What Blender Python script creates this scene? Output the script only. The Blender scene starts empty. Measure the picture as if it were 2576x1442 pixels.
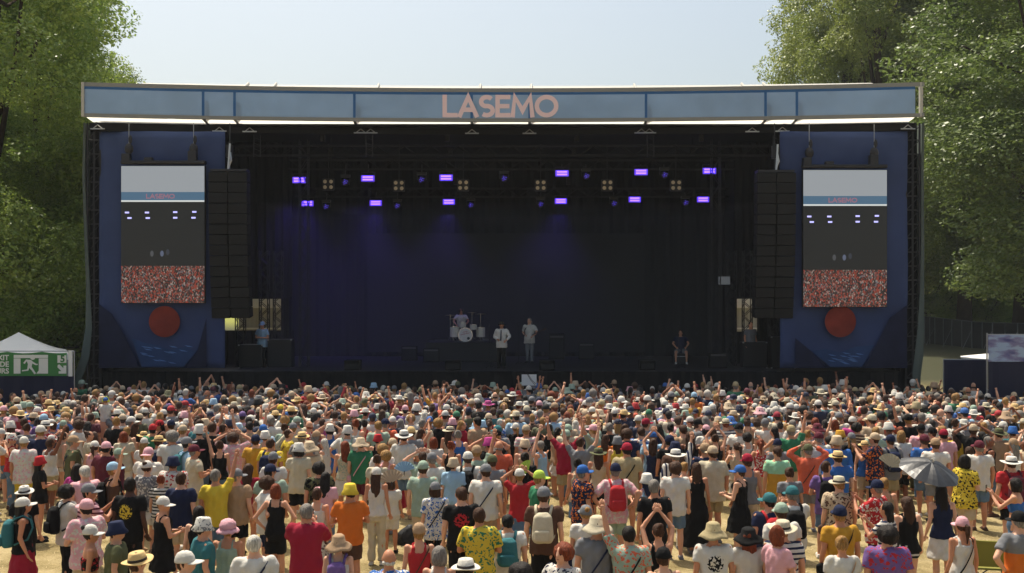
import bpy, bmesh, math, random
import numpy as np
from mathutils import Vector, Matrix, noise, Euler
random.seed(7)
R = math.radians
S = bpy.context.scene
COL = S.collection

# ------------------------------------------------------------------ camera, sky, sun, exposure
F = 2600.0; CX = 1288.0; HY = 750.0; HC = 4.66      # photo measured on a 2576 px wide grid
cam_d = bpy.data.cameras.new('camera'); cam = bpy.data.objects.new('camera', cam_d); COL.objects.link(cam)
cam.location = (0, 0, HC); cam.rotation_euler = (R(90), 0, 0)
cam_d.sensor_width = 36.0; cam_d.lens = 36.0 * F / 2576.0
cam_d.shift_y = (HY - 721.0) / 2576.0
cam_d.clip_start = 0.1; cam_d.clip_end = 2000
S.camera = cam
SUN_EL, SUN_AZ = R(65), R(-28)        # high sun behind the stage, to the left
w = bpy.data.worlds.new('World'); S.world = w; w.use_nodes = True
nt = w.node_tree; nt.nodes.clear()
sky = nt.nodes.new('ShaderNodeTexSky'); sky.sky_type = 'NISHITA'; sky.sun_disc = False
sky.sun_elevation = SUN_EL; sky.sun_rotation = SUN_AZ; sky.air_density = 1.0; sky.dust_density = 5.0; sky.ozone_density = 0.4
bg = nt.nodes.new('ShaderNodeBackground'); bg.inputs[1].default_value = 0.15
wo = nt.nodes.new('ShaderNodeOutputWorld')
tn = nt.nodes.new('ShaderNodeMix'); tn.data_type = 'RGBA'; tn.blend_type = 'MULTIPLY'; tn.inputs['Factor'].default_value = 1; tn.inputs['B'].default_value = (.97, .97, .88, 1)
nt.links.new(sky.outputs[0], tn.inputs['A']); nt.links.new(tn.outputs['Result'], bg.inputs[0]); nt.links.new(bg.outputs[0], wo.inputs[0])
sd = bpy.data.lights.new('sun', 'SUN'); sd.energy = 4.8; sd.angle = R(0.5); sd.color = (1.0, 0.92, 0.78)
sun = bpy.data.objects.new('sun', sd); COL.objects.link(sun)
sdir = Vector((math.sin(SUN_AZ)*math.cos(SUN_EL), math.cos(SUN_AZ)*math.cos(SUN_EL), math.sin(SUN_EL)))
sun.rotation_euler = sdir.to_track_quat('Z', 'Y').to_euler()
S.view_settings.view_transform = 'Standard'; S.view_settings.look = 'None'
S.view_settings.exposure = 0.28; S.view_settings.gamma = 1.0
S.render.engine = 'CYCLES'
S.cycles.max_bounces = 6; S.cycles.diffuse_bounces = 3; S.cycles.glossy_bounces = 2; S.cycles.transmission_bounces = 4
S.cycles.transparent_max_bounces = 6; S.cycles.volume_bounces = 0
S.cycles.use_denoising = True

def W(px, py, Y):
    return Vector(((px-CX)*Y/F, Y, HC+(HY-py)*Y/F))
def WX(px, Y): return (px-CX)*Y/F
def WZ(py, Y): return HC+(HY-py)*Y/F

# ------------------------------------------------------------------ materials
def rgb(h):
    if isinstance(h, str):
        v = [int(h[i:i+2], 16)/255 for i in (0, 2, 4)]
        return tuple(((x+0.055)/1.055)**2.4 if x > 0.04045 else x/12.92 for x in v)+(1,)
    return tuple(h)+(1,)
MATS = {}
def mat(name, col, rough=0.8, spec=0.3, metal=0.0, emit=None, es=0.0, bump=0.0, bscale=40, var=0.0, vscale=2.0, trans=0.0, col2=None, pat=None, pscale=10, thr=0.5, vmap=None):
    if name in MATS: return MATS[name]
    m = bpy.data.materials.new(name); m.use_nodes = True; n = m.node_tree; N = n.nodes; L = n.links
    b = N['Principled BSDF']; c = rgb(col)
    b.inputs['Base Color'].default_value = c; b.inputs['Roughness'].default_value = rough
    b.inputs['Specular IOR Level'].default_value = spec; b.inputs['Metallic'].default_value = metal
    if emit is not None:
        b.inputs['Emission Color'].default_value = rgb(emit); b.inputs['Emission Strength'].default_value = es
    out = None
    tc = N.new('ShaderNodeTexCoord')
    if pat:
        mx = N.new('ShaderNodeMix'); mx.data_type = 'RGBA'
        mx.inputs['A'].default_value = c; mx.inputs['B'].default_value = rgb(col2)
        if pat in ('stripe', 'vstripe', 'check', 'block', 'fade'):
            sp = N.new('ShaderNodeSeparateXYZ'); L.new(tc.outputs['Object'], sp.inputs[0])
            def wave(o, sc):
                a = N.new('ShaderNodeMath'); a.operation = 'MULTIPLY'; a.inputs[1].default_value = sc; L.new(sp.outputs[o], a.inputs[0])
                s_ = N.new('ShaderNodeMath'); s_.operation = 'SINE'; L.new(a.outputs[0], s_.inputs[0])
                g = N.new('ShaderNodeMath'); g.operation = 'GREATER_THAN'; g.inputs[1].default_value = thr*2-1; L.new(s_.outputs[0], g.inputs[0])
                return g
            if pat == 'stripe': L.new(wave(2, pscale).outputs[0], mx.inputs['Factor'])
            elif pat == 'vstripe': L.new(wave(0, pscale).outputs[0], mx.inputs['Factor'])
            elif pat == 'check':
                g1, g2 = wave(0, pscale), wave(2, pscale)
                ml = N.new('ShaderNodeMath'); ml.operation = 'MULTIPLY'; L.new(g1.outputs[0], ml.inputs[0]); L.new(g2.outputs[0], ml.inputs[1]); L.new(ml.outputs[0], mx.inputs['Factor'])
            elif pat == 'fade':
                mr = N.new('ShaderNodeMapRange'); mr.inputs['From Min'].default_value = thr; mr.inputs['From Max'].default_value = thr+0.15
                L.new(sp.outputs[2], mr.inputs['Value']); L.new(mr.outputs[0], mx.inputs['Factor'])
            else:
                g = N.new('ShaderNodeMath'); g.operation = 'GREATER_THAN'; g.inputs[1].default_value = 1.24; L.new(sp.outputs[2], g.inputs[0]); L.new(g.outputs[0], mx.inputs['Factor'])
        elif pat == 'logo':
            # a printed emblem in the middle of the back
            sp = N.new('ShaderNodeSeparateXYZ'); L.new(tc.outputs['Object'], sp.inputs[0])
            v = N.new('ShaderNodeVectorMath'); v.operation = 'SUBTRACT'; v.inputs[1].default_value = (0, -0.12, 1.27); L.new(tc.outputs['Object'], v.inputs[0])
            le = N.new('ShaderNodeVectorMath'); le.operation = 'LENGTH'; L.new(v.outputs[0], le.inputs[0])
            g = N.new('ShaderNodeMath'); g.operation = 'LESS_THAN'; g.inputs[1].default_value = 0.11; L.new(le.outputs['Value'], g.inputs[0])
            no = N.new('ShaderNodeTexNoise'); no.inputs['Scale'].default_value = 28; L.new(tc.outputs['Object'], no.inputs[0])
            g2 = N.new('ShaderNodeMath'); g2.operation = 'GREATER_THAN'; g2.inputs[1].default_value = 0.48; L.new(no.outputs[0], g2.inputs[0])
            ml = N.new('ShaderNodeMath'); ml.operation = 'MULTIPLY'; L.new(g.outputs[0], ml.inputs[0]); L.new(g2.outputs[0], ml.inputs[1]); L.new(ml.outputs[0], mx.inputs['Factor'])
        else:
            no = N.new('ShaderNodeTexNoise' if pat == 'noise' else 'ShaderNodeTexVoronoi'); no.inputs['Scale'].default_value = pscale
            dn = N.new('ShaderNodeTexNoise'); dn.inputs['Scale'].default_value = 14; L.new(tc.outputs['Object'], dn.inputs['Vector'])
            dm = N.new('ShaderNodeVectorMath'); dm.operation = 'MULTIPLY_ADD'; dm.inputs[1].default_value = (.12, .12, .12); L.new(dn.outputs['Color'], dm.inputs[0]); L.new(tc.outputs['Object'], dm.inputs[2])
            L.new(dm.outputs[0], no.inputs['Vector'])
            g = N.new('ShaderNodeMath'); g.operation = 'GREATER_THAN' if pat == 'noise' else 'LESS_THAN'; g.inputs[1].default_value = thr
            L.new(no.outputs[0], g.inputs[0]); L.new(g.outputs[0], mx.inputs['Factor'])
        out = mx.outputs['Result']
    if var:
        no = N.new('ShaderNodeTexNoise'); no.inputs['Scale'].default_value = vscale; no.inputs['Detail'].default_value = 6
        if vmap:
            mp = N.new('ShaderNodeMapping'); mp.inputs['Scale'].default_value = vmap; L.new(tc.outputs['Object'], mp.inputs[0]); L.new(mp.outputs[0], no.inputs['Vector'])
        else: L.new(tc.outputs['Object'], no.inputs['Vector'])
        mr = N.new('ShaderNodeMapRange'); mr.inputs['From Min'].default_value = .3; mr.inputs['From Max'].default_value = .7
        mr.inputs['To Min'].default_value = 1-var; mr.inputs['To Max'].default_value = 1+var; L.new(no.outputs[0], mr.inputs['Value'])
        ml = N.new('ShaderNodeVectorMath'); ml.operation = 'SCALE'
        if out: L.new(out, ml.inputs[0])
        else: ml.inputs[0].default_value = c[:3]
        L.new(mr.outputs[0], ml.inputs['Scale']); out = ml.outputs[0]
    if out: L.new(out, b.inputs['Base Color'])
    if bump:
        no = N.new('ShaderNodeTexNoise'); no.inputs['Scale'].default_value = bscale; no.inputs['Detail'].default_value = 4
        L.new(tc.outputs['Object'], no.inputs['Vector'])
        bp = N.new('ShaderNodeBump'); bp.inputs['Strength'].default_value = bump; bp.inputs['Distance'].default_value = 0.02
        L.new(no.outputs[0], bp.inputs['Height']); L.new(bp.outputs[0], b.inputs['Normal'])
    if trans:
        tr = N.new('ShaderNodeBsdfTranslucent'); tr.inputs[0].default_value = c
        if out: L.new(out, tr.inputs[0])
        ms = N.new('ShaderNodeMixShader'); ms.inputs[0].default_value = trans
        L.new(b.outputs[0], ms.inputs[1]); L.new(tr.outputs[0], ms.inputs[2]); L.new(ms.outputs[0], N['Material Output'].inputs[0])
    MATS[name] = m; return m

# ------------------------------------------------------------------ mesh builder
class MB:
    def __init__(s): s.v = []; s.f = []; s.m = []
    def add(s, vs, fs, m=0):
        o = len(s.v); s.v += [tuple(p) for p in vs]; s.f += [tuple(i+o for i in f) for f in fs]; s.m += [m]*len(fs); return s
    def box(s, c, d, m=0, rot=None):
        x, y, z = d[0]/2, d[1]/2, d[2]/2
        vs = [Vector((a*x, b*y, e*z)) for a in (-1, 1) for b in (-1, 1) for e in (-1, 1)]
        if rot is not None: vs = [rot @ p for p in vs]
        vs = [p+Vector(c) for p in vs]
        return s.add(vs, [(0, 1, 3, 2), (4, 6, 7, 5), (0, 4, 5, 1), (2, 3, 7, 6), (0, 2, 6, 4), (1, 5, 7, 3)], m)
    def bar(s, a, b, r, m=0, seg=6, r2=None):
        return s.tube([a, b], [r, r if r2 is None else r2], seg, m)
    def tube(s, pts, rad, seg=8, m=0, flat=1.0):
        pts = [Vector(p) for p in pts]; n = len(pts)
        if not isinstance(rad, (list, tuple)): rad = [rad]*n
        up = None; vs = []
        for i, p in enumerate(pts):
            d = (pts[min(i+1, n-1)]-pts[max(i-1, 0)])
            if d.length < 1e-9: d = Vector((0, 0, 1))
            d.normalize()
            if up is None:
                up = Vector((0, 1, 0)) if abs(d.y) < .9 else Vector((1, 0, 0))
            a = (up-d*up.dot(d)).normalized(); b = d.cross(a); up = a
            for k in range(seg):
                t = 2*math.pi*k/seg
                vs.append(p+a*math.cos(t)*rad[i]*flat+b*math.sin(t)*rad[i])
        fs = [(i*seg+k, i*seg+(k+1) % seg, (i+1)*seg+(k+1) % seg, (i+1)*seg+k) for i in range(n-1) for k in range(seg)]
        fs += [tuple(range(seg))[::-1], tuple((n-1)*seg+k for k in range(seg))]
        return s.add(vs, fs, m)
    def loft(s, lv, seg=14, m=0):     # levels (z, rx, ry, cx, cy), super-ellipse
        vs = []
        for q in lv:
            z, rx, ry = q[:3]; cx = q[3] if len(q) > 3 else 0; cy = q[4] if len(q) > 4 else 0
            for k in range(seg):
                t = 2*math.pi*k/seg; c, n_ = math.cos(t), math.sin(t); e = 0.85
                vs.append((cx+rx*math.copysign(abs(c)**e, c), cy+ry*math.copysign(abs(n_)**e, n_), z))
        n = len(lv)
        fs = [(i*seg+k, i*seg+(k+1) % seg, (i+1)*seg+(k+1) % seg, (i+1)*seg+k) for i in range(n-1) for k in range(seg)]
        fs += [tuple(range(seg))[::-1], tuple((n-1)*seg+k for k in range(seg))]
        return s.add(vs, fs, m)
    def ball(s, c, r, seg=10, rings=7, m=0, fn=None):
        if not isinstance(r, (list, tuple)): r = (r, r, r)
        c = Vector(c); vs = []
        for i in range(1, rings):
            ph = math.pi*i/rings
            for k in range(seg):
                t = 2*math.pi*k/seg
                d = Vector((math.sin(ph)*math.cos(t), math.sin(ph)*math.sin(t), math.cos(ph)))
                g = fn(d) if fn else 1.0
                vs.append(c+Vector((d.x*r[0], d.y*r[1], d.z*r[2]))*g)
        g0 = fn(Vector((0, 0, 1))) if fn else 1; g1 = fn(Vector((0, 0, -1))) if fn else 1
        vs += [c+Vector((0, 0, r[2]*g0)), c-Vector((0, 0, r[2]*g1))]
        n = len(vs); fs = []
        for i in range(rings-2):
            for k in range(seg):
                fs.append((i*seg+k, (i+1)*seg+k, (i+1)*seg+(k+1) % seg, i*seg+(k+1) % seg))
        for k in range(seg):
            fs.append((n-2, k, (k+1) % seg)); fs.append((n-1, (rings-2)*seg+(k+1) % seg, (rings-2)*seg+k))
        return s.add(vs, fs, m)
    def lathe(s, prof, seg=20, m=0, c=(0, 0, 0), fn=None, closed=False):
        vs = []
        for r, z in prof:
            for k in range(seg):
                t = 2*math.pi*k/seg; x, y, zz = r*math.cos(t), r*math.sin(t), z
                if fn: x, y, zz = fn(x, y, zz, t, r)
                vs.append((c[0]+x, c[1]+y, c[2]+zz))
        n = len(prof)
        rng = range(n if closed else n-1)
        fs = [(i*seg+k, i*seg+(k+1) % seg, ((i+1) % n)*seg+(k+1) % seg, ((i+1) % n)*seg+k) for i in rng for k in range(seg)]
        if not closed: fs += [tuple(range(seg))[::-1], tuple((n-1)*seg+k for k in range(seg))]
        return s.add(vs, fs, m)
    def prism(s, poly, y0, y1, m=0):   # polygon in xz, extruded along y
        n = len(poly); vs = [(x, y0, z) for x, z in poly]+[(x, y1, z) for x, z in poly]
        fs = [tuple(range(n)), tuple(range(2*n-1, n-1, -1))]+[(i, n+i, n+(i+1) % n, (i+1) % n) for i in range(n)]
        return s.add(vs, fs, m)
    def mesh(s, name, mats=None, smooth=False, fix=True):
        me = bpy.data.meshes.new(name); me.from_pydata(s.v, [], s.f)
        if any(s.m): me.polygons.foreach_set('material_index', s.m)
        if fix:
            b = bmesh.new(); b.from_mesh(me); bmesh.ops.recalc_face_normals(b, faces=b.faces); b.to_mesh(me); b.free()
        if smooth: me.polygons.foreach_set('use_smooth', [True]*len(me.polygons))
        for m in (mats or []): me.materials.append(m)
        me.update(); return me
    def obj(s, name, mats, parent=None, smooth=False, bevel=0, **kw):
        if not isinstance(mats, (list, tuple)): mats = [mats]
        o = bpy.data.objects.new(name, s.mesh(name, mats, smooth)); COL.objects.link(o)
        if parent: o.parent = parent
        if bevel:
            b = o.modifiers.new('bevel', 'BEVEL'); b.width = bevel; b.segments = 2; b.limit_method = 'ANGLE'
        tag(o, **kw); return o
def tag(o, label=None, cat=None, group=None, kind=None):
    if label: o['label'] = label
    if cat: o['category'] = cat
    if group: o['group'] = group
    if kind: o['kind'] = kind
    return o
def thing(name, loc, label, cat, group=None, rz=0):
    o = bpy.data.objects.new(name, None); COL.objects.link(o); o.location = loc; o.rotation_euler = (0, 0, rz)
    o.empty_display_size = 0.2
    return tag(o, label, cat, group)
def local(root, p): return Vector(p)-Vector(root.location)
# ------------------------------------------------------------------ setting: ground
m_ground = bpy.data.materials.new('dry_grass_ground'); m_ground.use_nodes = True
def _g():
    n = m_ground.node_tree; N = n.nodes; L = n.links; b = N['Principled BSDF']; b.inputs['Roughness'].default_value = 1; b.inputs['Specular IOR Level'].default_value = 0.1
    tc = N.new('ShaderNodeTexCoord')
    n1 = N.new('ShaderNodeTexNoise'); n1.inputs['Scale'].default_value = 1.1; n1.inputs['Detail'].default_value = 8; n1.inputs['Roughness'].default_value = .7
    n2 = N.new('ShaderNodeTexNoise'); n2.inputs['Scale'].default_value = 26; n2.inputs['Detail'].default_value = 8; n2.inputs['Roughness'].default_value = .8
    for q in (n1, n2): L.new(tc.outputs['Object'], q.inputs['Vector'])
    a = N.new('ShaderNodeMath'); a.operation = 'ADD'; L.new(n1.outputs[0], a.inputs[0]); L.new(n2.outputs[0], a.inputs[1])
    cr = N.new('ShaderNodeValToRGB'); e = cr.color_ramp.elements
    e[0].position = .38; e[0].color = rgb('5a4a2c'); e[1].position = .62; e[1].color = rgb('c0b08c')
    x = cr.color_ramp.elements.new(.47); x.color = rgb('8f8059'); x = cr.color_ramp.elements.new(.53); x.color = rgb('a8976f')
    h = N.new('ShaderNodeMath'); h.operation = 'MULTIPLY'; h.inputs[1].default_value = .5; L.new(a.outputs[0], h.inputs[0]); L.new(h.outputs[0], cr.inputs[0])
    # greener grass behind the stage, its colour darkened to stand in for tree shade
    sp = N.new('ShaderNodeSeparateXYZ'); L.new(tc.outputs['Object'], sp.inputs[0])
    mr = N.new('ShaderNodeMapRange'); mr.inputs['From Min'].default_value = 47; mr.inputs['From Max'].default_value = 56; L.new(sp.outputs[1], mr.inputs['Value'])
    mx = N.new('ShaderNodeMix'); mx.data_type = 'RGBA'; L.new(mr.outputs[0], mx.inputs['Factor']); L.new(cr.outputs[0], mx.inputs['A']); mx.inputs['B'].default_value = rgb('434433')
    mr2 = N.new('ShaderNodeMapRange'); mr2.inputs['From Min'].default_value = 92; mr2.inputs['From Max'].default_value = 104; L.new(sp.outputs[1], mr2.inputs['Value'])
    my = N.new('ShaderNodeMix'); my.data_type = 'RGBA'; L.new(mr2.outputs[0], my.inputs['Factor']); L.new(mx.outputs['Result'], my.inputs['A']); my.inputs['B'].default_value = rgb('7d8040')
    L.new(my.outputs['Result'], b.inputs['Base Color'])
    bp = N.new('ShaderNodeBump'); bp.inputs['Strength'].default_value = .8; bp.inputs['Distance'].default_value = .05; L.new(n2.outputs[0], bp.inputs['Height']); L.new(bp.outputs[0], b.inputs['Normal'])
_g()
g = MB()
xs = [-600, -120, -40, -20, 0, 20, 40, 120, 600]; ys = [-60, 0, 20, 40, 50, 64, 78, 94, 110, 135, 160, 210, 260, 500, 900]
def ground_z(y):       # level festival field, then a gentle rise behind the stage
    K = [(-100, 0), (50, 0), (78, 1.15), (110, 2.6), (160, 8), (260, 20), (1000, 40)]
    for (a, p), (b, q) in zip(K[:-1], K[1:]):
        if a <= y <= b: return p+(q-p)*(y-a)/(b-a)
    return 0
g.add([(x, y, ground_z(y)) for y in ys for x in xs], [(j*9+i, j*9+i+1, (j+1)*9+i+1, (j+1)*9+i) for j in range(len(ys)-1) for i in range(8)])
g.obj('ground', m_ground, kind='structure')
# loose straw tufts lying on the worn ground
st = MB(); rs = random.Random(5)
for i in range(5200):
    y = 10.5+rs.random()**1.4*22; x = rs.uniform(-.55, .55)*y
    a = rs.random()*6.28; l = rs.uniform(.03, .10); q = .004
    d = Vector((math.cos(a)*l, math.sin(a)*l, rs.uniform(.0, .05))); n_ = Vector((-math.sin(a)*q, math.cos(a)*q, 0)); p = Vector((x, y, .008))
    st.add([p-n_, p+n_, p+d+Vector((0, 0, .004))], [(0, 1, 2)])
st.obj('straw_litter', mat('straw_litter', 'd8c596', .9), kind='stuff', label='dry straw scattered over the worn grass between the standing people')

# ------------------------------------------------------------------ stage
mblack = mat('black_drape', (.012, .012, .013), .95, .1, bump=.3, bscale=3)
mdeck = mat('stage_deck_black', (.02, .02, .024), .5, .3)
mtruss = mat('truss_dark_metal', (.03, .03, .033), .5, .4, .4)
mgalv = mat('galvanised_steel', (.35, .36, .37), .45, .5, .7)
mwhite = mat('white_membrane', 'b4b2ab', .7, .2, bump=.2, bscale=1.5)
XL, XR = -15.0, 14.36
XC = (XL+XR)/2
def arc(x, d=1.05):      # the fascia is bowed back in the middle
    t = (x-XC)/((XR-XL)/2); return 36.0+d*(1-t*t)
stage = thing('festival_stage', (XC, 40, 0), 'large open air festival stage with pale blue roof fascia and black interior', 'stage')
O = Vector(stage.location)
def sp_obj(mb, name, m, **kw):
    mb.v = [tuple(Vector(v)-O) for v in mb.v]; return mb.obj(name, m, stage, **kw)
# deck
d = MB(); d.box((XC, 42.5, 1.0), (19.6, 11, 2.08)); sp_obj(d, 'deck', mdeck)
for (a, b) in ((XL+.3, -9.95), (9.4, XR-.3)):
    d = MB(); d.box(((a+b)/2, 42.6, 1.0), (b-a, 10.8, 2.0)); sp_obj(d, 'wing_deck', mdeck)
# front skirt drape with pleats
d = MB(); n = 180; vs = []
for i in range(n+1):
    x = XL+.4+(XR-XL-.8)*i/n; y = 36.92+.05*math.sin(i*1.9)
    vs += [(x, y, 0), (x, y, 2.035)]
d.add(vs, [(2*i, 2*i+2, 2*i+3, 2*i+1) for i in range(n)]); sp_obj(d, 'skirt_drape', mblack)
# black walls
d = MB(); n = 120; vs = []
for i in range(n+1):
    x = -10.2+20.4*i/n-.2; y = 46.6+.06*math.sin(i*2.3)
    vs += [(x, y, 0), (x, y, 11)]
d.add(vs, [(2*i, 2*i+2, 2*i+3, 2*i+1) for i in range(n)]); sp_obj(d, 'backdrop_drape', mblack)
def drape(name, x0, y0, x1, y1, z0, z1, n=30, amp=.05):
    d = MB(); vs = []
    dx, dy = x1-x0, y1-y0; l = math.hypot(dx, dy); nx, ny = -dy/l, dx/l
    for i in range(n+1):
        t = i/n; o = amp*math.sin(i*2.1+z0); vs += [(x0+dx*t+nx*o, y0+dy*t+ny*o, z0), (x0+dx*t+nx*o, y0+dy*t+ny*o, z1)]
    d.add(vs, [(2*i, 2*i+2, 2*i+3, 2*i+1) for i in range(n)]); return sp_obj(d, name, mblack)
drape('side_drape', XL+.1, 37.4, XL+.1, 47.5, 0, 10.8); drape('side_drape', XR-.1, 37.4, XR-.1, 47.5, 0, 10.8)
# upper wing drapes, open underneath
drape('wing_drape', WX(520, 41), 41, WX(735, 41), 41, WZ(752, 41), 10.9)
drape('wing_drape', WX(1845, 41), 41, WX(2060, 41), 41, WZ(752, 41), 10.9)
drape('wing_drape', WX(730, 41), 41, -9.9, 46.4, 2, 10.9); drape('wing_drape', WX(1850, 41), 41, 9.6, 46.4, 2, 10.9)
# low dark blinds closing the wings under the openings
drape('wing_blind', WX(520, 41), 41.3, WX(735, 41), 41.3, 2, WZ(832, 41)); drape('wing_blind', WX(1845, 41), 41.3, WX(2060, 41), 41.3, 2, WZ(835, 41))
drape('wing_blind', XL+.1, 47, WX(565, 47), 47, 2, 10.8); drape('wing_blind', WX(1905, 47), 47, XR-.1, 47, 2, 10.8)
# rear LED wall, switched off
d = MB(); d.box(((WX(925, 46)+WX(1622, 46))/2, 46, (WZ(590, 46)+2.2)/2+.05), (WX(1622, 46)-WX(925, 46), .18, WZ(590, 46)-2.2)); sp_obj(d, 'rear_screen', mat('dark_screen', (.012, .012, .012), .8, .2))
# roof membrane: front slope, ridge, ribs
d = MB(); vs = []; n = 24
def rz(t): return 13.05-.12*(1-(2*t-1)**2)
for i in range(n+1):
    t = i/n; x = -14.85+29.0*t
    xr = -14.35+28.35*t
    vs += [(x, arc(x)+.95, 12.02-.02*(1-(2*t-1)**2)), (xr, 40.3, rz(t)), (xr, 47.6, 11.6)]
d.add(vs, [(3*i, 3*i+3, 3*i+4, 3*i+1) for i in range(n)]+[(3*i+1, 3*i+4, 3*i+5, 3*i+2) for i in range(n)])
sp_obj(d, 'roof_membrane', mwhite)
for px in (620, 690, 950, 1208, 1337, 1598, 1870, 1925):
    x = WX(px, 40); d = MB(); k = (x-XC)*.04
    d.bar((x*0.97, arc(x)+.97, 12.08), (x, 40.32, rz((x+14.35)/28.35)+.05), .05); sp_obj(d, 'roof_rib', mwhite)
d = MB(); d.box((XC, 42.3, 10.88), (XR-XL-.1, 10.4, .06)); sp_obj(d, 'roof_liner', mblack)
# end gables of the roof
for x in (XL+.05, XR-.15):
    d = MB(); d.add([(x, 37, 10.9), (x, 37, 12.0), (x+(.6 if x < 0 else -.5), 40.3, 12.95), (x, 47.6, 11.6), (x, 47.6, 10.9)], [(0, 1, 2, 3, 4)]); sp_obj(d, 'roof_gable', mwhite)
# fascia: cloth, borders, painted post shade, lettering
mfas = mat('blue_fascia_cloth', 'a6bace', .75, .2, trans=.55, var=.07, vscale=.9)
mfas2 = mat('blue_border_post_shade', '5283bb', .8, .2, trans=.4)
mgrey = mat('grey_fascia_border', '8d8e89', .7, .2)
ZT, ZB = 12.18, 10.98
def band(x0, x1, z0, z1, dy, name, m, th=.03, n=None, **kw):
    n = n or max(2, int((x1-x0)/.6)); d = MB(); vs = []
    for i in range(n+1):
        x = x0+(x1-x0)*i/n; y = arc(x)+dy; vs += [(x, y, z0), (x, y, z1), (x, y+th, z1), (x, y+th, z0)]
    fs = []
    for i in range(n):
        for k in range(4): fs.append((4*i+k, 4*i+4+k, 4*i+4+(k+1) % 4, 4*i+(k+1) % 4))
    fs += [(0, 1, 2, 3), (4*n+3, 4*n+2, 4*n+1, 4*n)]
    d.add(vs, fs); return sp_obj(d, name, m, **kw)
fas = band(XL+.06, XR-.3, ZB+.12, ZT-.14, 0, 'fascia', mfas)
band(XL, XR, ZT-.14, ZT, -.01, 'fascia_border', mgrey, .06); band(XL, XR, ZB, ZB+.12, -.01, 'fascia_border', mgrey, .06)
band(XL+.06, XR-.3, ZT-.235, ZT-.143, -.004, 'fascia_border', mfas2, .003)
POSTS = [511, 588, 887, 1185, 1333, 1629, 1928, 2005]
for px in POSTS:
    x = WX(px, 36.5); band(x-.045, x+.045, ZB+.12, ZT-.15, -.008, 'post_shade', mfas2, .003, 1)  # darker strip painted for the post's shade on the backlit cloth
    d = MB(); d.box((x, arc(x)+.3, (ZT+ZB)/2), (.1, .1, 1.1)); sp_obj(d, 'fascia_post', mgalv)
for x in (XL-.02, XR-.16):
    d = MB(); d.box((x+.07, arc(x)+.05, (ZT+ZB)/2), (.1, .14, ZT-ZB)); sp_obj(d, 'corner_post', mat('pale_post', 'b5b2a8', .6))
# bright white lip: a translucent awning floor lit from above, open slot behind the cloth
edges = [XL+.1]+[WX(p, 36.5) for p in POSTS]+[XR-.25]
mlip = mat('white_awning', 'f2f1ea', .8, .1, trans=.65)
for a, b in zip(edges[:-1], edges[1:]):
    n = 6; d = MB(); vs = []
    for i in range(n+1):
        x = a+.05+(b-a-.1)*i/n; vs += [(x, arc(x)+.03, ZB-.01), (x, arc(x)+.62, ZB-.085)]
    d.add(vs, [(2*i, 2*i+2, 2*i+3, 2*i+1) for i in range(n)]); sp_obj(d, 'awning_lip', mlip)
# dark beam behind the lip with brackets
band(XL, XR, 10.62, ZB-.10, .66, 'front_beam', mblack, .25)
for px in (250, 545, 620, 900, 925, 1185, 1333, 1620, 1640, 1900, 1975, 2280):
    x = WX(px, 36.8); d = MB(); y = arc(x)+.6
    d.box((x, y, 10.66), (.5, .05, .04)); d.bar((x-.2, y, 10.64), (x, y, 10.8), .018, seg=4); d.bar((x+.2, y, 10.64), (x, y, 10.8), .018, seg=4); sp_obj(d, 'bracket', mgalv)
for px in (925, 1640, 640, 1960):
    x = WX(px, 37.2); d = MB()
    for s_ in (-.12, .12): d.bar((x+s_, 37.6, 10.6), (x+s_, 37.6, 9.8), .02, seg=4)
    for k in range(4): d.bar((x-.12, 37.6, 10.5-k*.2), (x+.12, 37.6, 10.4-k*.2), .012, seg=4)
    sp_obj(d, 'hanging_bracket', mtruss)
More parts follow.
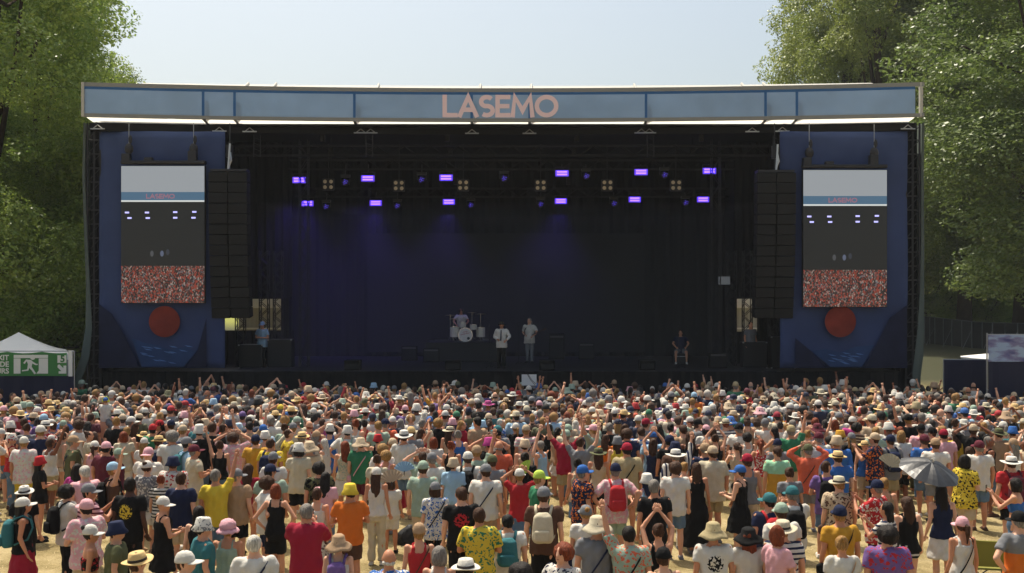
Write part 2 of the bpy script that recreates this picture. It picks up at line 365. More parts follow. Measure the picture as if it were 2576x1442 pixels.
# lettering
def letters(word, x0, x1, z0, z1, yf, y1off, name, m, th, parent_fn, wt=.17):
    H = z1-z0
    def seg(a, b): return [a, b]
    L = {'L': [[(0, 1), (0, 0), (.55, 0)]], 'A': [[(0, 0), (.42, 1), (.84, 0)], [(.17, .3), (.67, .3)]],
         'E': [[(.55, 1), (0, 1), (0, 0), (.55, 0)], [(0, .5), (.5, .5)]],
         'M': [[(0, 0), (.1, 1), (.5, .25), (.9, 1), (1.0, 0)]],
         'O': [[(.5+.5*math.cos(t), .5+.5*math.sin(t)) for t in [k*2*math.pi/28 for k in range(29)]]],
         'S': [[(.3+.29*math.cos(R(t)), .745+.255*math.sin(R(t))) for t in range(35, 271, 20)]+[(.3+.31*math.cos(R(t)), .255+.255*math.sin(R(t))) for t in range(88, -146, -20)]]}
    wd = {'L': .55, 'A': .84, 'E': .55, 'M': 1.0, 'O': 1.0, 'S': .62}
    gap = .24; tot = sum(wd[c] for c in word)+gap*(len(word)-1); sx = (x1-x0)/(tot+wt)
    cur = x0+wt*sx/2; hw = wt*H/2; objs = []
    for c in word:
        d = MB()
        for st_ in L[c]:
            P = [(cur+u*sx, z0+hw+v*(H-2*hw)) for u, v in st_]; n = len(P); cl = c == 'O'
            if cl: P = P[:-1]; n -= 1
            le, ri = [], []
            for i in range(n):
                if cl: a, b = P[i-1], P[(i+1) % n]
                else: a, b = P[max(i-1, 0)], P[min(i+1, n-1)]
                p = P[i]
                d1 = Vector((p[0]-a[0], p[1]-a[1])); d2 = Vector((b[0]-p[0], b[1]-p[1]))
                if d1.length < 1e-6: d1 = d2
                if d2.length < 1e-6: d2 = d1
                d1.normalize(); d2.normalize(); n1 = Vector((-d1.y, d1.x)); n2 = Vector((-d2.y, d2.x)); mm = (n1+n2).normalized(); k = hw/max(.45, mm.dot(n1))
                pp = Vector(p)
                if not cl and i == 0: pp = pp-d2*hw*(0 if c in 'S' else 1)
                if not cl and i == n-1: pp = pp+d1*hw*(0 if c in 'S' else 1)
                le.append(pp+mm*k); ri.append(pp-mm*k)
            vs = []
            for a_, b_ in zip(le, ri):
                for q in (a_, b_):
                    y = yf(q.x)+y1off; vs += [(q.x, y, q.y), (q.x, y+th, q.y)]
            fs = []
            rng = range(n) if cl else range(n-1)
            for i in rng:
                j = (i+1) % n; A, B = 4*i, 4*j
                fs += [(A, A+2, B+2, B), (A+1, B+1, B+3, A+3), (A, B, B+1, A+1), (A+2, A+3, B+3, B+2)]
            if not cl: fs += [(0, 1, 3, 2), (4*n-4, 4*n-2, 4*n-1, 4*n-3)]
            d.add(vs, fs)
        objs.append(parent_fn(d, name, m)); cur += (wd[c]+gap)*sx
    return objs
mlet = mat('pink_lettering', 'ffe2e0', .75, .2, trans=.12)
YL = 37.05
letters('LASEMO', WX(1114, YL), WX(1404, YL), WZ(296, YL), WZ(239, YL), arc, -.022, 'letter', mlet, .008, sp_obj, .20)
# side towers with the grey green weather skirts
for sx, x0, pxs in ((-1, XL, (205, 250)), (1, XR, (2282, 2330))):
    d = MB()
    xa, xb = WX(pxs[0]+12, 36.8), WX(pxs[1], 36.8)
    if sx > 0: xa, xb = WX(pxs[0], 36.8), WX(pxs[1]-14, 36.8)
    for x in (xa, (xa+xb)/2, xb):
        for y in (36.9, 38): d.bar((x, y, 0), (x, y, 10.9), .035, seg=6)
    k = 0
    z = .3
    while z < 10.6:
        d.bar((xa, 36.9, z), (xb, 36.9, z), .022, seg=5); d.bar((xa, 36.9, z), (xb, 36.9, z+.5), .015, seg=4); z += .5
    sp_obj(d, 'tower', mtruss)
    drape('tower_drape', xa, 37.15, xb, 37.15, 0, 10.9, 8, .02)
    # curved skirt
    d = MB(); vs = []
    pr = [(10.9, 0, .05), (9, .05, .06), (7, -.02, .08), (5, -.1, .12), (3.6, -.08, .22), (2.6, .1, .3), (2.0, .32, .3), (1.4, .5, .2), (.5, .62, .08), (0, .62, .05)]
    for z, o, wd_ in pr:
        x = (xa-.03-o*.9-.05) if sx < 0 else (xb+.05-.35*max(0, o)+.06)
        vs += [(x, 36.75, z), (x-sx*wd_*.9*1.0, 36.85, z), (x+sx*.05, 39.5, z)]
    n = len(pr)
    d.add(vs, [(3*i, 3*i+3, 3*i+4, 3*i+1) for i in range(n-1)]+[(3*i, 3*i+3, 3*i+5, 3*i+2) for i in range(n-1)])
    sp_obj(d, 'weather_skirt', mat('grey_green_tarp', '59635e', .7, .2), smooth=True)
# inner towers seen in the wings
def lattice(mb, x, y, z0, z1, w_=.3, r=.02, step=.3):
    for a in (-1, 1):
        for b in (-1, 1): mb.bar((x+a*w_/2, y+b*w_/2, z0), (x+a*w_/2, y+b*w_/2, z1), r, seg=5)
    z = z0; k = 0
    while z < z1-step:
        s_ = 1 if k % 2 else -1
        for b in (-1, 1):
            mb.bar((x-s_*w_/2, y+b*w_/2, z), (x+s_*w_/2, y+b*w_/2, z+step), r*.6, seg=4); mb.bar((x+b*w_/2, y-s_*w_/2, z), (x+b*w_/2, y+s_*w_/2, z+step), r*.6, seg=4)
        z += step; k += 1
for px in (605, 665, 700, 1840, 1880, 1945):
    d = MB(); lattice(d, WX(px, 40), 40, 2, 6.5 if px < 1900 else 4.6, .32, .022, .28); sp_obj(d, 'scaffold_tower', mtruss)
for px in (765, 1800):
    d = MB(); lattice(d, WX(px, 39.5), 39.5, 2, 10.7, .32, .02, .5); sp_obj(d, 'scaffold_tower', mtruss)
# roof trusses
def htruss(mb, x0, x1, y, z, w_=.35, r=.022, step=.5):
    for a in (-1, 1):
        for b in (-1, 1): mb.bar((x0, y+a*w_/2, z+b*w_/2), (x1, y+a*w_/2, z+b*w_/2), r, seg=5)
    x = x0; k = 0
    while x < x1-step:
        s_ = 1 if k % 2 else -1
        for a in (-1, 1): mb.bar((x, y+a*w_/2, z-s_*w_/2), (x+step, y+a*w_/2, z+s_*w_/2), r*.6, seg=4)
        x += step; k += 1
Z1, Z2, ZM = WZ(415, 40), WZ(485, 44), WZ(395, 38.2)
for y, z, xx in ((40, Z1, 8.6), (44, Z2, 9.2), (38.2, 10.1, 13)):
    d = MB(); htruss(d, -xx, xx, y, z); 
    for x in (-7, -2.4, 2.4, 7): d.bar((x, y, z), (x, y, 10.85), .012, seg=4); d.box((x, y, z+.5), (.16, .16, .3))
    sp_obj(d, 'roof_truss', mat('truss_mid_metal', (.014, .014, .015), .7, .2, .1))

# ------------------------------------------------------------------ wing banners (printed cloth with a red sun over mountains and water)
def banner(sx):
    px0, px1 = (250, 566) if sx < 0 else (1962, 2282)
    Y = 36.85
    x0, x1 = WX(px0, Y), WX(px1, Y); z0, z1 = WZ(926, Y), WZ(331, Y)
    b = thing('printed_banner', ((x0+x1)/2, Y, 0), 'tall blue printed banner with red sun on the stage %s' % ('beside the green exit tent' if sx < 0 else 'nearest the wire fence'), 'banner', 'printed banners on the stage wings')
    B = Vector(b.location)
    n, k = 26, 34; d = MB(); vs = []
    for j in range(k+1):
        for i in range(n+1):
            u, v = i/n, j/k; x = x0+(x1-x0)*u; z = z0+(z1-z0)*v
            y = Y+.10*noise.noise(Vector((x*.9+z*.35, z*.25, sx*3)))+.05*noise.noise(Vector((x*2.3+z*1.2, z*1.1, 4)))
            vs.append((x-B.x, y-B.y, z))
    d.add(vs, [(j*(n+1)+i, j*(n+1)+i+1, (j+1)*(n+1)+i+1, (j+1)*(n+1)+i) for j in range(k) for i in range(n)])
    m = d.obj('cloth', mat('banner_blue', '38466c', .8, .15, var=.12, vscale=.8), b, smooth=True)
    mo = m.modifiers.new('thickness', 'SOLIDIFY'); mo.thickness = .006; mo.offset = 1
    def inlay(poly, name, col, off):
        d = MB(); d.prism([(WX(px, Y)-B.x, WZ(py, Y)) for px, py in poly], -.125-off, -.121-off); d.obj(name, mat('print_'+name, col, .85, .1, var=.2, vscale=2), b)
    cx = 417 if sx < 0 else 2111; cy = 809
    inlay([(cx+39*math.cos(t), cy+39*math.sin(t)) for t in [k*math.pi/20 for k in range(40)]], 'sun_disc', '80382f', .02)
    if sx < 0:
        inlay([(253, 765), (285, 790), (318, 845), (345, 905), (352, 924), (253, 924)], 'mountain_print', '23283f', .004)
        inlay([(522, 800), (522, 924), (470, 924), (500, 880)], 'mountain_print', '28304f', .004)
        inlay([(335, 850), (365, 862), (400, 868), (430, 880), (470, 872), (495, 885), (465, 922), (360, 922)], 'water_print', '30466c', .010)
        for i in range(16):
            q = random.uniform(350, 470); r_ = random.uniform(866, 912); inlay([(q, r_), (q+14, r_+2), (q+22, r_+5), (q+8, r_+4)], 'wave_print', '5b7cae', .016)
    else:
        inlay([(2278, 768), (2235, 800), (2205, 860), (2172, 924), (2278, 924)], 'mountain_print', '282a3e', .004)
        inlay([(1998, 850), (2040, 885), (2075, 924), (1998, 924)], 'mountain_print', '23283c', .004)
        inlay([(2040, 882), (2075, 878), (2110, 886), (2150, 872), (2195, 868), (2165, 922), (2085, 922)], 'water_print', '334b74', .010)
        for i in range(16):
            q = random.uniform(2075, 2150); r_ = random.uniform(884, 915); inlay([(q, r_), (q+14, r_+2), (q+22, r_+5), (q+8, r_+4)], 'wave_print', '5b7cae', .016)
banner(-1); banner(1)

# ------------------------------------------------------------------ video screens
def scr_mat(name, col, s_=1.0):
    c = rgb(col); return mat('screen_'+name, (.02, .02, .02), .4, .3, emit=c[:3], es=s_)
def crowd_screen_mat():
    if 'screen_crowd' in MATS: return MATS['screen_crowd']
    m = mat('screen_crowd', (.02, .02, .02), .4, .3, emit=(1, 1, 1), es=.5); n = m.node_tree; N = n.nodes; L = n.links
    tc = N.new('ShaderNodeTexCoord'); mp = N.new('ShaderNodeMapping'); mp.inputs['Scale'].default_value = (30, .01, 19); L.new(tc.outputs['Object'], mp.inputs[0])
    vo = N.new('ShaderNodeTexVoronoi'); vo.inputs['Scale'].default_value = 1; L.new(mp.outputs[0], vo.inputs['Vector'])
    sp = N.new('ShaderNodeSeparateColor'); L.new(vo.outputs['Color'], sp.inputs[0])
    cr = N.new('ShaderNodeValToRGB'); cr.color_ramp.interpolation = 'CONSTANT'; e = cr.color_ramp.elements
    e[0].position = 0; e[0].color = rgb('23211f'); e[1].position = .93; e[1].color = rgb('a84a3e')
    for p, c in ((.22, '4a3632'), (.36, '8a3f2e'), (.5, '8a756a'), (.58, 'a8402c'), (.68, '3a2a28'), (.8, 'b5a79c'), (.86, '6c7278')):
        x = e.new(p); x.color = rgb(c)
    L.new(sp.outputs[0], cr.inputs[0]); L.new(cr.outputs[0], N['Principled BSDF'].inputs['Emission Color'])
    return m
def video_screen(sx):
    px0, px1, py0, py1 = (305, 514, 418, 762) if sx < 0 else (2021, 2231, 428, 772)
    Y = 36.5; x0, x1 = WX(px0, Y), WX(px1, Y); z0, z1 = WZ(py1, Y), WZ(py0, Y)
    s_ = thing('video_screen', ((x0+x1)/2, Y, z0), 'hanging video screen on the blue banner %s' % ('nearer the green exit tent' if sx < 0 else 'nearer the wire fence'), 'video screen', 'video screens on the stage wings')
    B = Vector(s_.location); w_, h = x1-x0, z1-z0
    MB().box((0, .09, h/2), (w_+.03, .14, h+.03)).obj('housing', mat('screen_housing', (.015, .015, .015), .6), s_)
    def rect(name, u0, u1, v0, v1, m, off=.0):
        d = MB(); d.box((-w_/2+w_*(u0+u1)/2, -off, h*(v0+v1)/2), (w_*(u1-u0), .006, h*(v1-v0))); return d.obj(name, m, s_)
    rect('screen_sky', 0, 1, .81, 1, scr_mat('sky', 'b4babf', .52))
    rect('screen_fascia', 0, 1, .75, .81, scr_mat('fascia', '5a7f9c', .5))
    rect('screen_stripe', 0, 1, .738, .75, scr_mat('stripe', 'dfe3e0', .7))
    rect('screen_stage', 0, 1, .27, .738, scr_mat('stage', '1c1e1e', .5))
    rect('screen_crowd', 0, 1, 0, .27, crowd_screen_mat())
    def pf(d, name, m): return d.obj(name, m, s_)
    letters('LASEMO', -w_/2+w_*.3, -w_/2+w_*.645, h*.762, h*.797, lambda x: 0.0, -.010, 'screen_letter', scr_mat('letter', 'a06e7c', .7), .004, pf, .2)
    for u, v in ((.07, .66), (.31, .66), (.65, .663), (.88, .665), (.1, .62), (.32, .62), (.65, .622), (.87, .622)):
        rect('screen_lamp', u-.025, u+.025, v-.006, v+.006, scr_mat('lamp', 'b9b6ff', 1.2), .005)
    for u, v, c in ((.37, .36, '4a4c50'), (.49, .36, '5a6278'), (.56, .37, '333640')):
        d = MB(); d.ball((-w_/2+w_*u, -.003, h*v), (w_*.022, .004, h*.022), 8, 6); d.obj('screen_figure', scr_mat('fig'+c, c, .7), s_)
    # hanging frame, chain motors
    d = MB(); d.box((0, .1, h+.14), (w_*1.02, .25, .12)); d.box((-w_*.45, .1, h+.3), (.3, .25, .3)); d.box((-w_*.18, .1, h+.24), (.3, .2, .16)); d.box((w_*.35, .1, h+.34), (.3, .25, .4))
    d.obj('hanging_frame', mtruss, s_, bevel=.03)
    for u in (-.42, .36):
        ht = 10.85-z0
        MB().bar((w_*u, .1, h+.4), (w_*u, .1, ht), .014, seg=5).obj('chain', mgalv, s_)
        d = MB(); d.ball((w_*u, .1, h+.62), (.16, .13, .2), 8, 6); d.ball((w_*u+.05, .1, h+.95), (.07, .06, .16), 6, 5); d.obj('chain_motor', mtruss, s_)
video_screen(-1); video_screen(1)

# ------------------------------------------------------------------ line arrays
def line_array(sx):
    px0, px1, py0, py1 = (523, 622, 432, 800) if sx < 0 else (1904, 2004, 434, 800)
    Y = 36.35; x0, x1 = WX(px0, Y), WX(px1, Y); z0, z1 = WZ(py1, Y), WZ(py0, Y)
    a = thing('line_array', ((x0+x1)/2, Y, z1), 'hanging black column of stage loudspeakers %s of the stage' % ('at the exit tent side' if sx < 0 else 'at the wire fence side'), 'loudspeaker', 'hanging loudspeaker columns')
    w_ = (x1-x0)/2; n = 14; hh = (z1-z0)/n
    for c in (-1, 1):
        for i in range(n):
            y = .45*(i/n)**2.2*(-1)*-1
            d = MB(); zc = -hh*(i+.5); t = R(8*(i/n)**2)
            rot = Matrix.Rotation(t, 3, 'X'); d.box((c*w_/2, y+.25, zc), (w_-.03, .5, hh-.02), rot=rot)
            cb = d.obj('speaker_cabinet', mat('speaker_black', (.010, .010, .010), .7, .3), a, bevel=.015)
            g_ = MB(); g_.box((c*w_/2, y-.005, zc), (w_-.12, .02, hh-.07), rot=rot); g_.obj('grille', mat('speaker_grille', (.013, .013, .0125), .7, .2, .1, bump=.5, bscale=60), cb)
    d = MB(); d.box((0, .3, .06), (2*w_-.1, .5, .08)); d.bar((0, .3, .06), (0, .3, 10.85-z1), .02, seg=6); d.box((0, .3, .75), (.2, .2, .45)); d.obj('rigging_frame', mtruss, a)
    d = MB(); d.tube([(.05, .15, .7), (.1, .1, .4), (0, .08, .1), (.06, .1, 1.0)], .035, 6); d.obj('chain_bag', mat('chain_steel', (.5, .5, .5), .35, .5, .8), a)
line_array(-1); line_array(1)

# ------------------------------------------------------------------ lamps
mlamp = mat('lamp_housing', (.015, .015, .017), .5, .4)
mhalo = mat('violet_halo', (.03, .02, .1), .4, .4, emit=(.12, .05, .8), es=.7)  # glowing plate added round the LED bars to stand in for lamp halo
mled = mat('violet_led', (.2, .1, .6), .4, .3, emit=(.075, .035, 1.0), es=8)
mled2 = mat('violet_led_soft', (.05, .04, .2), .4, .3, emit=(.12, .07, .9), es=1.2)
mwarm = mat('blinder_glass', (.45, .38, .26), .3, .5, emit=(1, .8, .5), es=.05)
UP = [(752, 453), (925, 449), (1122, 447), (1414, 436), (1613, 433), (1785, 430)]
LO = [(773, 512), (945, 511), (1129, 508), (1411, 506), (1597, 502), (1769, 502)]
ORD = ['first', 'second', 'third', 'fourth', 'fifth', 'sixth', 'seventh']
for row, P, Y, zt in (('front truss', UP, 39.7, Z1), ('rear truss', LO, 43.7, Z2)):
    for i, (px, py) in enumerate(P):
        p = W(px, py, Y)
        l = thing('strobe_lamp', p, 'violet strobe lamp glowing under the %s, %s from the exit tent side' % (row, ORD[i]), 'stage lamp', 'violet strobe lamps on the trusses')
        d = MB(); d.box((0, .12, 0), (.46, .18, .26)); hs = d.obj('housing', mlamp, l, bevel=.02)
        d = MB(); d.bar((-.25, .12, 0), (-.25, .12, .25), .015); d.bar((.25, .12, 0), (.25, .12, .25), .015); d.bar((-.25, .12, .25), (.25, .12, .25), .015); d.bar((0, .12, .25), (0, .2, zt-p.z), .02); d.obj('yoke', mlamp, l)
        MB().box((0, .032, 0), (.52, .02, .24)).obj('halo_plate', mhalo, l)
        for q in (.055, -.045):
            MB().box((0, .02, q), (.4, .025, .065)).obj('led_bar', mled, l)
        if i in (0, 1) or (i in (2, 3) and row[0] == 'r'):
            pl = bpy.data.lights.new('lamp_light', 'SPOT'); pl.energy = 250; pl.spot_size = R(95); pl.spot_blend = 1; pl.shadow_soft_size = .01; pl.color = (.16, .10, 1.0)
            po = bpy.data.objects.new('lamp_light', pl); COL.objects.link(po); po.parent = l; po.location = (0, .1, -.17); po.rotation_euler = (R(25), 0, R(20))
MV = [(868, 458, 0), (1060, 452, 0), (1268, 449, 0), (1475, 443, 0), (1672, 440, 0), (820, 520, 1), (999, 518, 1), (1184, 516, 1), (1360, 514, 1), (1545, 512, 1), (1725, 510, 1)]
cnt = [0, 0]
for px, py, r_ in MV:
    Y = (39.7, 43.7)[r_]; zt = (Z1, Z2)[r_]; p = W(px, py, Y)
    l = thing('moving_head_lamp', p, 'round dim blue moving head lamp on the %s truss, %s from the exit tent side' % (('front', 'rear')[r_], ORD[cnt[r_]]), 'stage lamp', 'round moving lamps on the trusses'); cnt[r_] += 1
    d = MB(); d.tube([(0, .25, .0), (0, .1, 0), (0, 0, -.01)], [.08, .13, .14], 12); d.obj('housing', mlamp, l, smooth=True)
    d = MB()
    for k in range(9):
        a_ = k*2.4; rr = .035*math.sqrt(k); d.ball((rr*math.cos(a_), -.012, rr*math.sin(a_)), (.013, .01, .013), 6, 4)
    d.obj('lens_array', mled2, l)
    d = MB(); d.bar((-.17, .1, 0), (-.17, .1, .2), .018); d.bar((.17, .1, 0), (.17, .1, .2), .018); d.box((0, .1, .24), (.36, .2, .1)); d.bar((0, .1, .24), (0, .2, zt-p.z), .02); d.obj('yoke', mlamp, l)
for i, (px, py) in enumerate([(825, 464), (1003, 467), (1165, 466), (1360, 466), (1528, 466), (1701, 466)]):
    p = W(px, py, 41); l = thing('blinder_lamp', p, 'square blinder of four round lenses, %s from the exit tent side' % ORD[i], 'stage lamp', 'four lens blinders over the stage')
    MB().box((0, .08, 0), (.46, .12, .46)).obj('housing', mlamp, l, bevel=.02)
    for a_ in (-1, 1):
        for b_ in (-1, 1):
            d = MB(); d.ball((a_*.12, 0, b_*.11), (.075, .03, .075), 12, 6); d.obj('lens', mwarm, l, smooth=True)
    MB().bar((0, .1, .2), (0, .1, 10.8-p.z), .015).obj('hanger', mlamp, l)

# ------------------------------------------------------------------ gear on the stage
DZ = 2.05
mcream = mat('drum_shell_white', 'cfcabd', .35, .5); mchrome = mat('chrome', (.6, .6, .6), .25, .5, .9); mbrass = mat('cymbal_brass', (.5, .4, .2), .35, .5, .8)
rp = W(1170, 861, 42.6)
d = MB(); d.box((rp.x-.1, 43.4, (DZ+rp.z)/2), (3.0, 2.2, rp.z-DZ)); ris = d.obj('drum_riser', mat('riser_black', (.012, .012, .013), .7), label='black carpeted riser under the drum kit', cat='riser', bevel=.02)
kit = thing('drum_kit', (rp.x, 43, rp.z), 'white drum kit with red lettering on the bass drum, on the black riser', 'drum kit')
d = MB(); d.tube([(0, -.2, .29), (0, .22, .29)], [.29, .29], 24); bd_ = d.obj('bass_drum', mcream, kit)
d = MB(); d.tube([(0, -.215, .29), (0, -.19, .29)], [.31, .31], 24); d.obj('hoop', mchrome, bd_)
d = MB(); d.tube([(0, -.222, .29), (0, -.216, .29)], [.275, .275], 24); d.obj('drum_head', mat('drum_head_white', 'dedad2', .5), bd_)
d = MB(); d.tube([(.13, -.23, .15), (.13, -.223, .15)], [.06, .06], 14); d.obj('sound_port', mlamp, bd_)
mred = mat('red_lettering', 'b0353c', .6)
def text_obj(txt, size, loc, rot, m, parent, name='lettering', ext=.003, bold=0, align='CENTER', sx=1.0):
    c = bpy.data.curves.new(name, 'FONT'); c.body = txt; c.size = size; c.extrude = ext; c.offset = bold; c.align_x = align; c.align_y = 'CENTER'; c.space_line = .95
    o = bpy.data.objects.new(name, c); COL.objects.link(o); bpy.context.view_layer.update()
    me = bpy.data.meshes.new_from_object(o.evaluated_get(bpy.context.evaluated_depsgraph_get())); bpy.data.objects.remove(o)
    me.materials.clear(); me.materials.append(m)
    o = bpy.data.objects.new(name, me); COL.objects.link(o); o.location = loc; o.rotation_euler = rot; o.scale = (sx, 1, 1)
    if parent: o.parent = parent
    return o
d = MB()
for row_, (zz, xx, n_) in enumerate(((.40, -.10, 7), (.30, -.19, 12))):
    for k in range(n_):
        x_ = xx+k*.031; z_ = zz+k*.006; hh_ = .022+.01*((k*7) % 3)
        d.box((x_, -.225, z_), (.011, .004, hh_*1.6), rot=Matrix.Rotation(R(-25+15*((k*5) % 4)), 3, 'Y'))
        if k % 2: d.box((x_+.012, -.225, z_+.012), (.022, .004, .009))
d.obj('red_lettering', mred, bd_)
for x, y, z, r_, h in ((-.45, .0, .42, .2, .42), (.33, -.02, .62, .15, .2), (-.12, .0, .72, .14, .2), (.62, .25, .4, .19, .4)):
    d = MB(); d.tube([(x, y, z-h/2), (x, y-.02, z+h/2)], [r_, r_], 18); q = d.obj('tom', mcream, kit)
    d = MB(); d.tube([(x, y-.02, z+h/2-.01), (x, y-.02, z+h/2+.015)], [r_+.012]*2, 18); d.obj('hoop', mchrome, q)
for x, y, z, r_ in ((-.65, .2, 1.1, .22), (.62, .2, 1.15, .24), (.25, .4, 1.2, .2), (-.5, -.1, .95, .18)):
    d = MB(); d.lathe([(0.005, .03), (.05, .015), (r_, 0), (r_, -.004), (.04, .008)], 20, c=(x, y, z)); d.obj('cymbal', mbrass, kit)
    d = MB(); d.bar((x, y, 0), (x, y, z), .013); 
    for k in range(3): d.bar((x, y, .25), (x+.2*math.cos(k*2.1), y+.2*math.sin(k*2.1), 0.01), .01)
    d.obj('cymbal_stand', mchrome, kit)
for px in (887, 1140, 1376, 1628):
    p = W(px, 930, 37.6); mm = thing('monitor_wedge', (p.x, 37.7, DZ-.01), 'black floor monitor wedge at the stage edge %s' % {887: 'far from the drums, tent side', 1140: 'below the drum kit', 1376: 'in front of the guitarist', 1628: 'nearest the wire fence'}[px], 'floor monitor', 'floor monitors along the stage edge')
    d = MB(); d.prism([(-.28, 0), (.28, 0), (.28, .36), (-.28, .36)], -.2, .2)
    d.v = [(x, y+(.14 if z > .1 and y > 0 else 0)-(0 if z < .1 else .0)+(-.12 if z > .1 and y < 0 else 0), z) for x, y, z in d.v]; d.obj('cabinet', mat('monitor_black', (.012, .012, .012), .7), mm, bevel=.01)
    MB().box((0, -.3, .18), (.46, .01, .28), rot=Matrix.Rotation(R(-18), 3, 'X')).obj('grille', mat('speaker_grille', (.03, .03, .029)), mm)
for i, (px, Y, h) in enumerate(((1110, 44.5, .9), (1215, 44.6, .9), (1030, 43.2, .6), (1085, 42.2, .55), (1400, 44, 1.1), (1475, 44.2, .7), (1805, 38.6, .55))):
    p = Vector((WX(px, Y), Y, DZ)); nm = ['behind the drum kit', 'between drummer and singer', 'far tent side of the riser', 'beside the drum riser', 'behind the guitarist', 'right of the guitarist', 'at the fence side stage edge'][i]
    mm = thing('guitar_amplifier', p, 'dark amplifier box standing on the stage '+nm, 'amplifier', 'amplifiers on the stage')
    MB().box((0, 0, h/2), (.65, .32, h)).obj('cabinet', mat('amp_black', (.009, .009, .01), .8, .1), mm, bevel=.02)
    MB().box((0, -.165, h*.42), (.56, .01, h*.65)).obj('speaker_cloth', mat('amp_cloth', (.02, .02, .022), .9, .1, bump=.3, bscale=90), mm)
    MB().box((0, -.165, h*.88), (.56, .012, .07)).obj('control_panel', mat('amp_panel', (.08, .08, .085), .4, .5, .4), mm)
def mic_stand(px, Y, label, h=1.55):
    s_ = thing('microphone_stand', (WX(px, Y), Y, DZ), label, 'microphone stand', 'microphone stands')
    d = MB(); d.bar((0, 0, 0), (0, 0, h), .012); 
    for k in range(3): d.bar((0, 0, .12), (.25*math.cos(k*2.1), .25*math.sin(k*2.1), 0.01), .01)
    d.obj('pole', mtruss, s_); d = MB(); d.bar((0, 0, h), (0, .2, h+.06), .014); d.ball((0, .23, h+.07), .03, 8, 6); d.obj('microphone', mlamp, s_)
mic_stand(1231, 38.4, 'thin dark microphone stand left of the singer')
mic_stand(1305, 40.6, 'thin dark microphone stand in front of the guitarist')
mic_stand(1708, 38.4, 'thin dark microphone stand by the crouching roadie')
for i, (px, py, h) in enumerate(((712, 845, 1.1), (640, 850, .9), (1890, 850, 1.0), (1960, 845, 1.2), (1825, 700, .0))):
    if h == 0: continue
    p = Vector((WX(px, 39.6), 39.3, 2.0)); mm = thing('flight_case', p, 'black flight case in the stage wing, %s' % ['closest to the stage opening, tent side', 'below the tent side loudspeakers', 'closest to the stage opening, fence side', 'below the fence side loudspeakers'][i], 'flight case', 'flight cases in the wings')
    MB().box((0, 0, h/2), (.9, .6, h)).obj('case_body', mat('case_black', (.015, .015, .016), .6), mm, bevel=.02)
    d = MB()
    for a_ in (-.44, .44):
        for z in (.02, h-.02): d.box((a_, -.3, z), (.06, .03, .05))
    d.obj('corner_guards', mgalv, mm)
# small tablet monitor hung right of the opening
l = thing('stage_monitor', W(1822, 706, 39.5), 'small dim grey monitor on the stage wing scaffold', 'monitor')
MB().box((0, .05, 0), (.5, .06, .36)).obj('casing', mlamp, l, bevel=.01); MB().box((0, .012, 0), (.44, .01, .3)).obj('display', mat('dim_display', (.05, .05, .05), .4, emit=(.2, .22, .24), es=.25), l)

# ------------------------------------------------------------------ behind the wings
for (pxa, pxb, lab) in ((600, 735, 'beige container lit by the sun behind the tent side wing'), (1835, 1930, 'pale container lit by the sun behind the fence side wing')):
    Y = 53; x0, x1 = WX(pxa, Y), WX(pxb, Y)
    c = thing('site_container', ((x0+x1)/2, Y, 0), lab, 'container', 'containers behind the stage')
    d = MB(); n = int((x1-x0)/.12)
    vs = []
    for i in range(n+1):
        x = x0-(x0+x1)/2+(x1-x0)*i/n; y = .04*(i % 2); vs += [(x, y, 0), (x, y, 4.15)]
    d.add(vs, [(2*i, 2*i+2, 2*i+3, 2*i+1) for i in range(n)]); d.obj('corrugated_wall', mat('container_beige', 'a5a49e', .7), c)
    MB().box((0, .9, 4.4), (x1-x0+.2, 2.4, .5)).obj('container_roof', mat('container_white', 'dcdad2', .6), c, bevel=.03)
    MB().box((0, -.02, 3.1), (x1-x0, .06, .08)).obj('rail', mat('container_white', 'dcdad2'), c)
# ------------------------------------------------------------------ people
COLS = dict(white='c6c2b8', cream='bbaf94', grey='727377', black='121214', navy='1b2340', blue='2b5fa8', skyblue='8db2cc', teal='2f6a70', green='2c7350', sage='8fa491',
 olive='55583a', yellow='d2b52f', mustard='c08a24', orange='d0661c', red='b3252a', crimson='9a1830', pink='d39aa2', magenta='a8327a', purple='6a4f8a', maroon='5f2230',
 brown='54392b', tan='a38565', beige='b9a384', khaki='a0906a', straw='cfae72', denim='56708c', coral='d05a3c', lime='b5d24a', mint='8fc49a')
HAIRC = dict(dark='17110e', brown='3d2617', blond='8f6c3e', grey='77716a', red='70331a', white='b9b4a9', black='0b0a0a')
SKINC = ['c58f70', 'b97f5f', 'd09d80', '7a4a33', '4a2c20']
def skinm(i): return mat('skin_%d' % i, SKINC[i], .55, .35, bump=.1, bscale=30, var=.06, vscale=6)
for _k, _c in list(COLS.items()):
    _v = [int(_c[i:i+2], 16) for i in (0, 2, 4)]; _m = sum(_v)/3; COLS[_k] = ''.join('%02x' % int(x*.88+_m*.12) for x in _v)
def fabm(spec):
    if spec in MATS: return MATS[spec]
    base = spec; pat = None; c2 = None
    for ch, p in (('+', 'vor'), ('=', 'stripe'), ('|', 'vstripe'), ('#', 'check'), ('^', 'block'), ('*', 'logo'), ('~', 'fade'), ('!', 'noise')):
        if ch in spec: base, c2 = spec.split(ch); pat = p; break
    kw = {}
    if pat:
        kw = dict(col2=COLS[c2], pat=pat)
        kw.update({'vor': dict(pscale=21, thr=.40), 'stripe': dict(pscale=90, thr=.62), 'vstripe': dict(pscale=90, thr=.6), 'check': dict(pscale=75, thr=.5), 'block': {}, 'logo': {}, 'fade': dict(thr=.72), 'noise': dict(pscale=13, thr=.52)}[pat])
    return mat(spec, COLS[base], .85, .15, bump=.6, bscale=16, var=.07, vscale=7, **kw)
def hairm(c): return mat('hair_'+c, HAIRC[c], .62, .2, bump=.7, bscale=55, var=.5, vscale=6, vmap=(14, 14, 1.5))

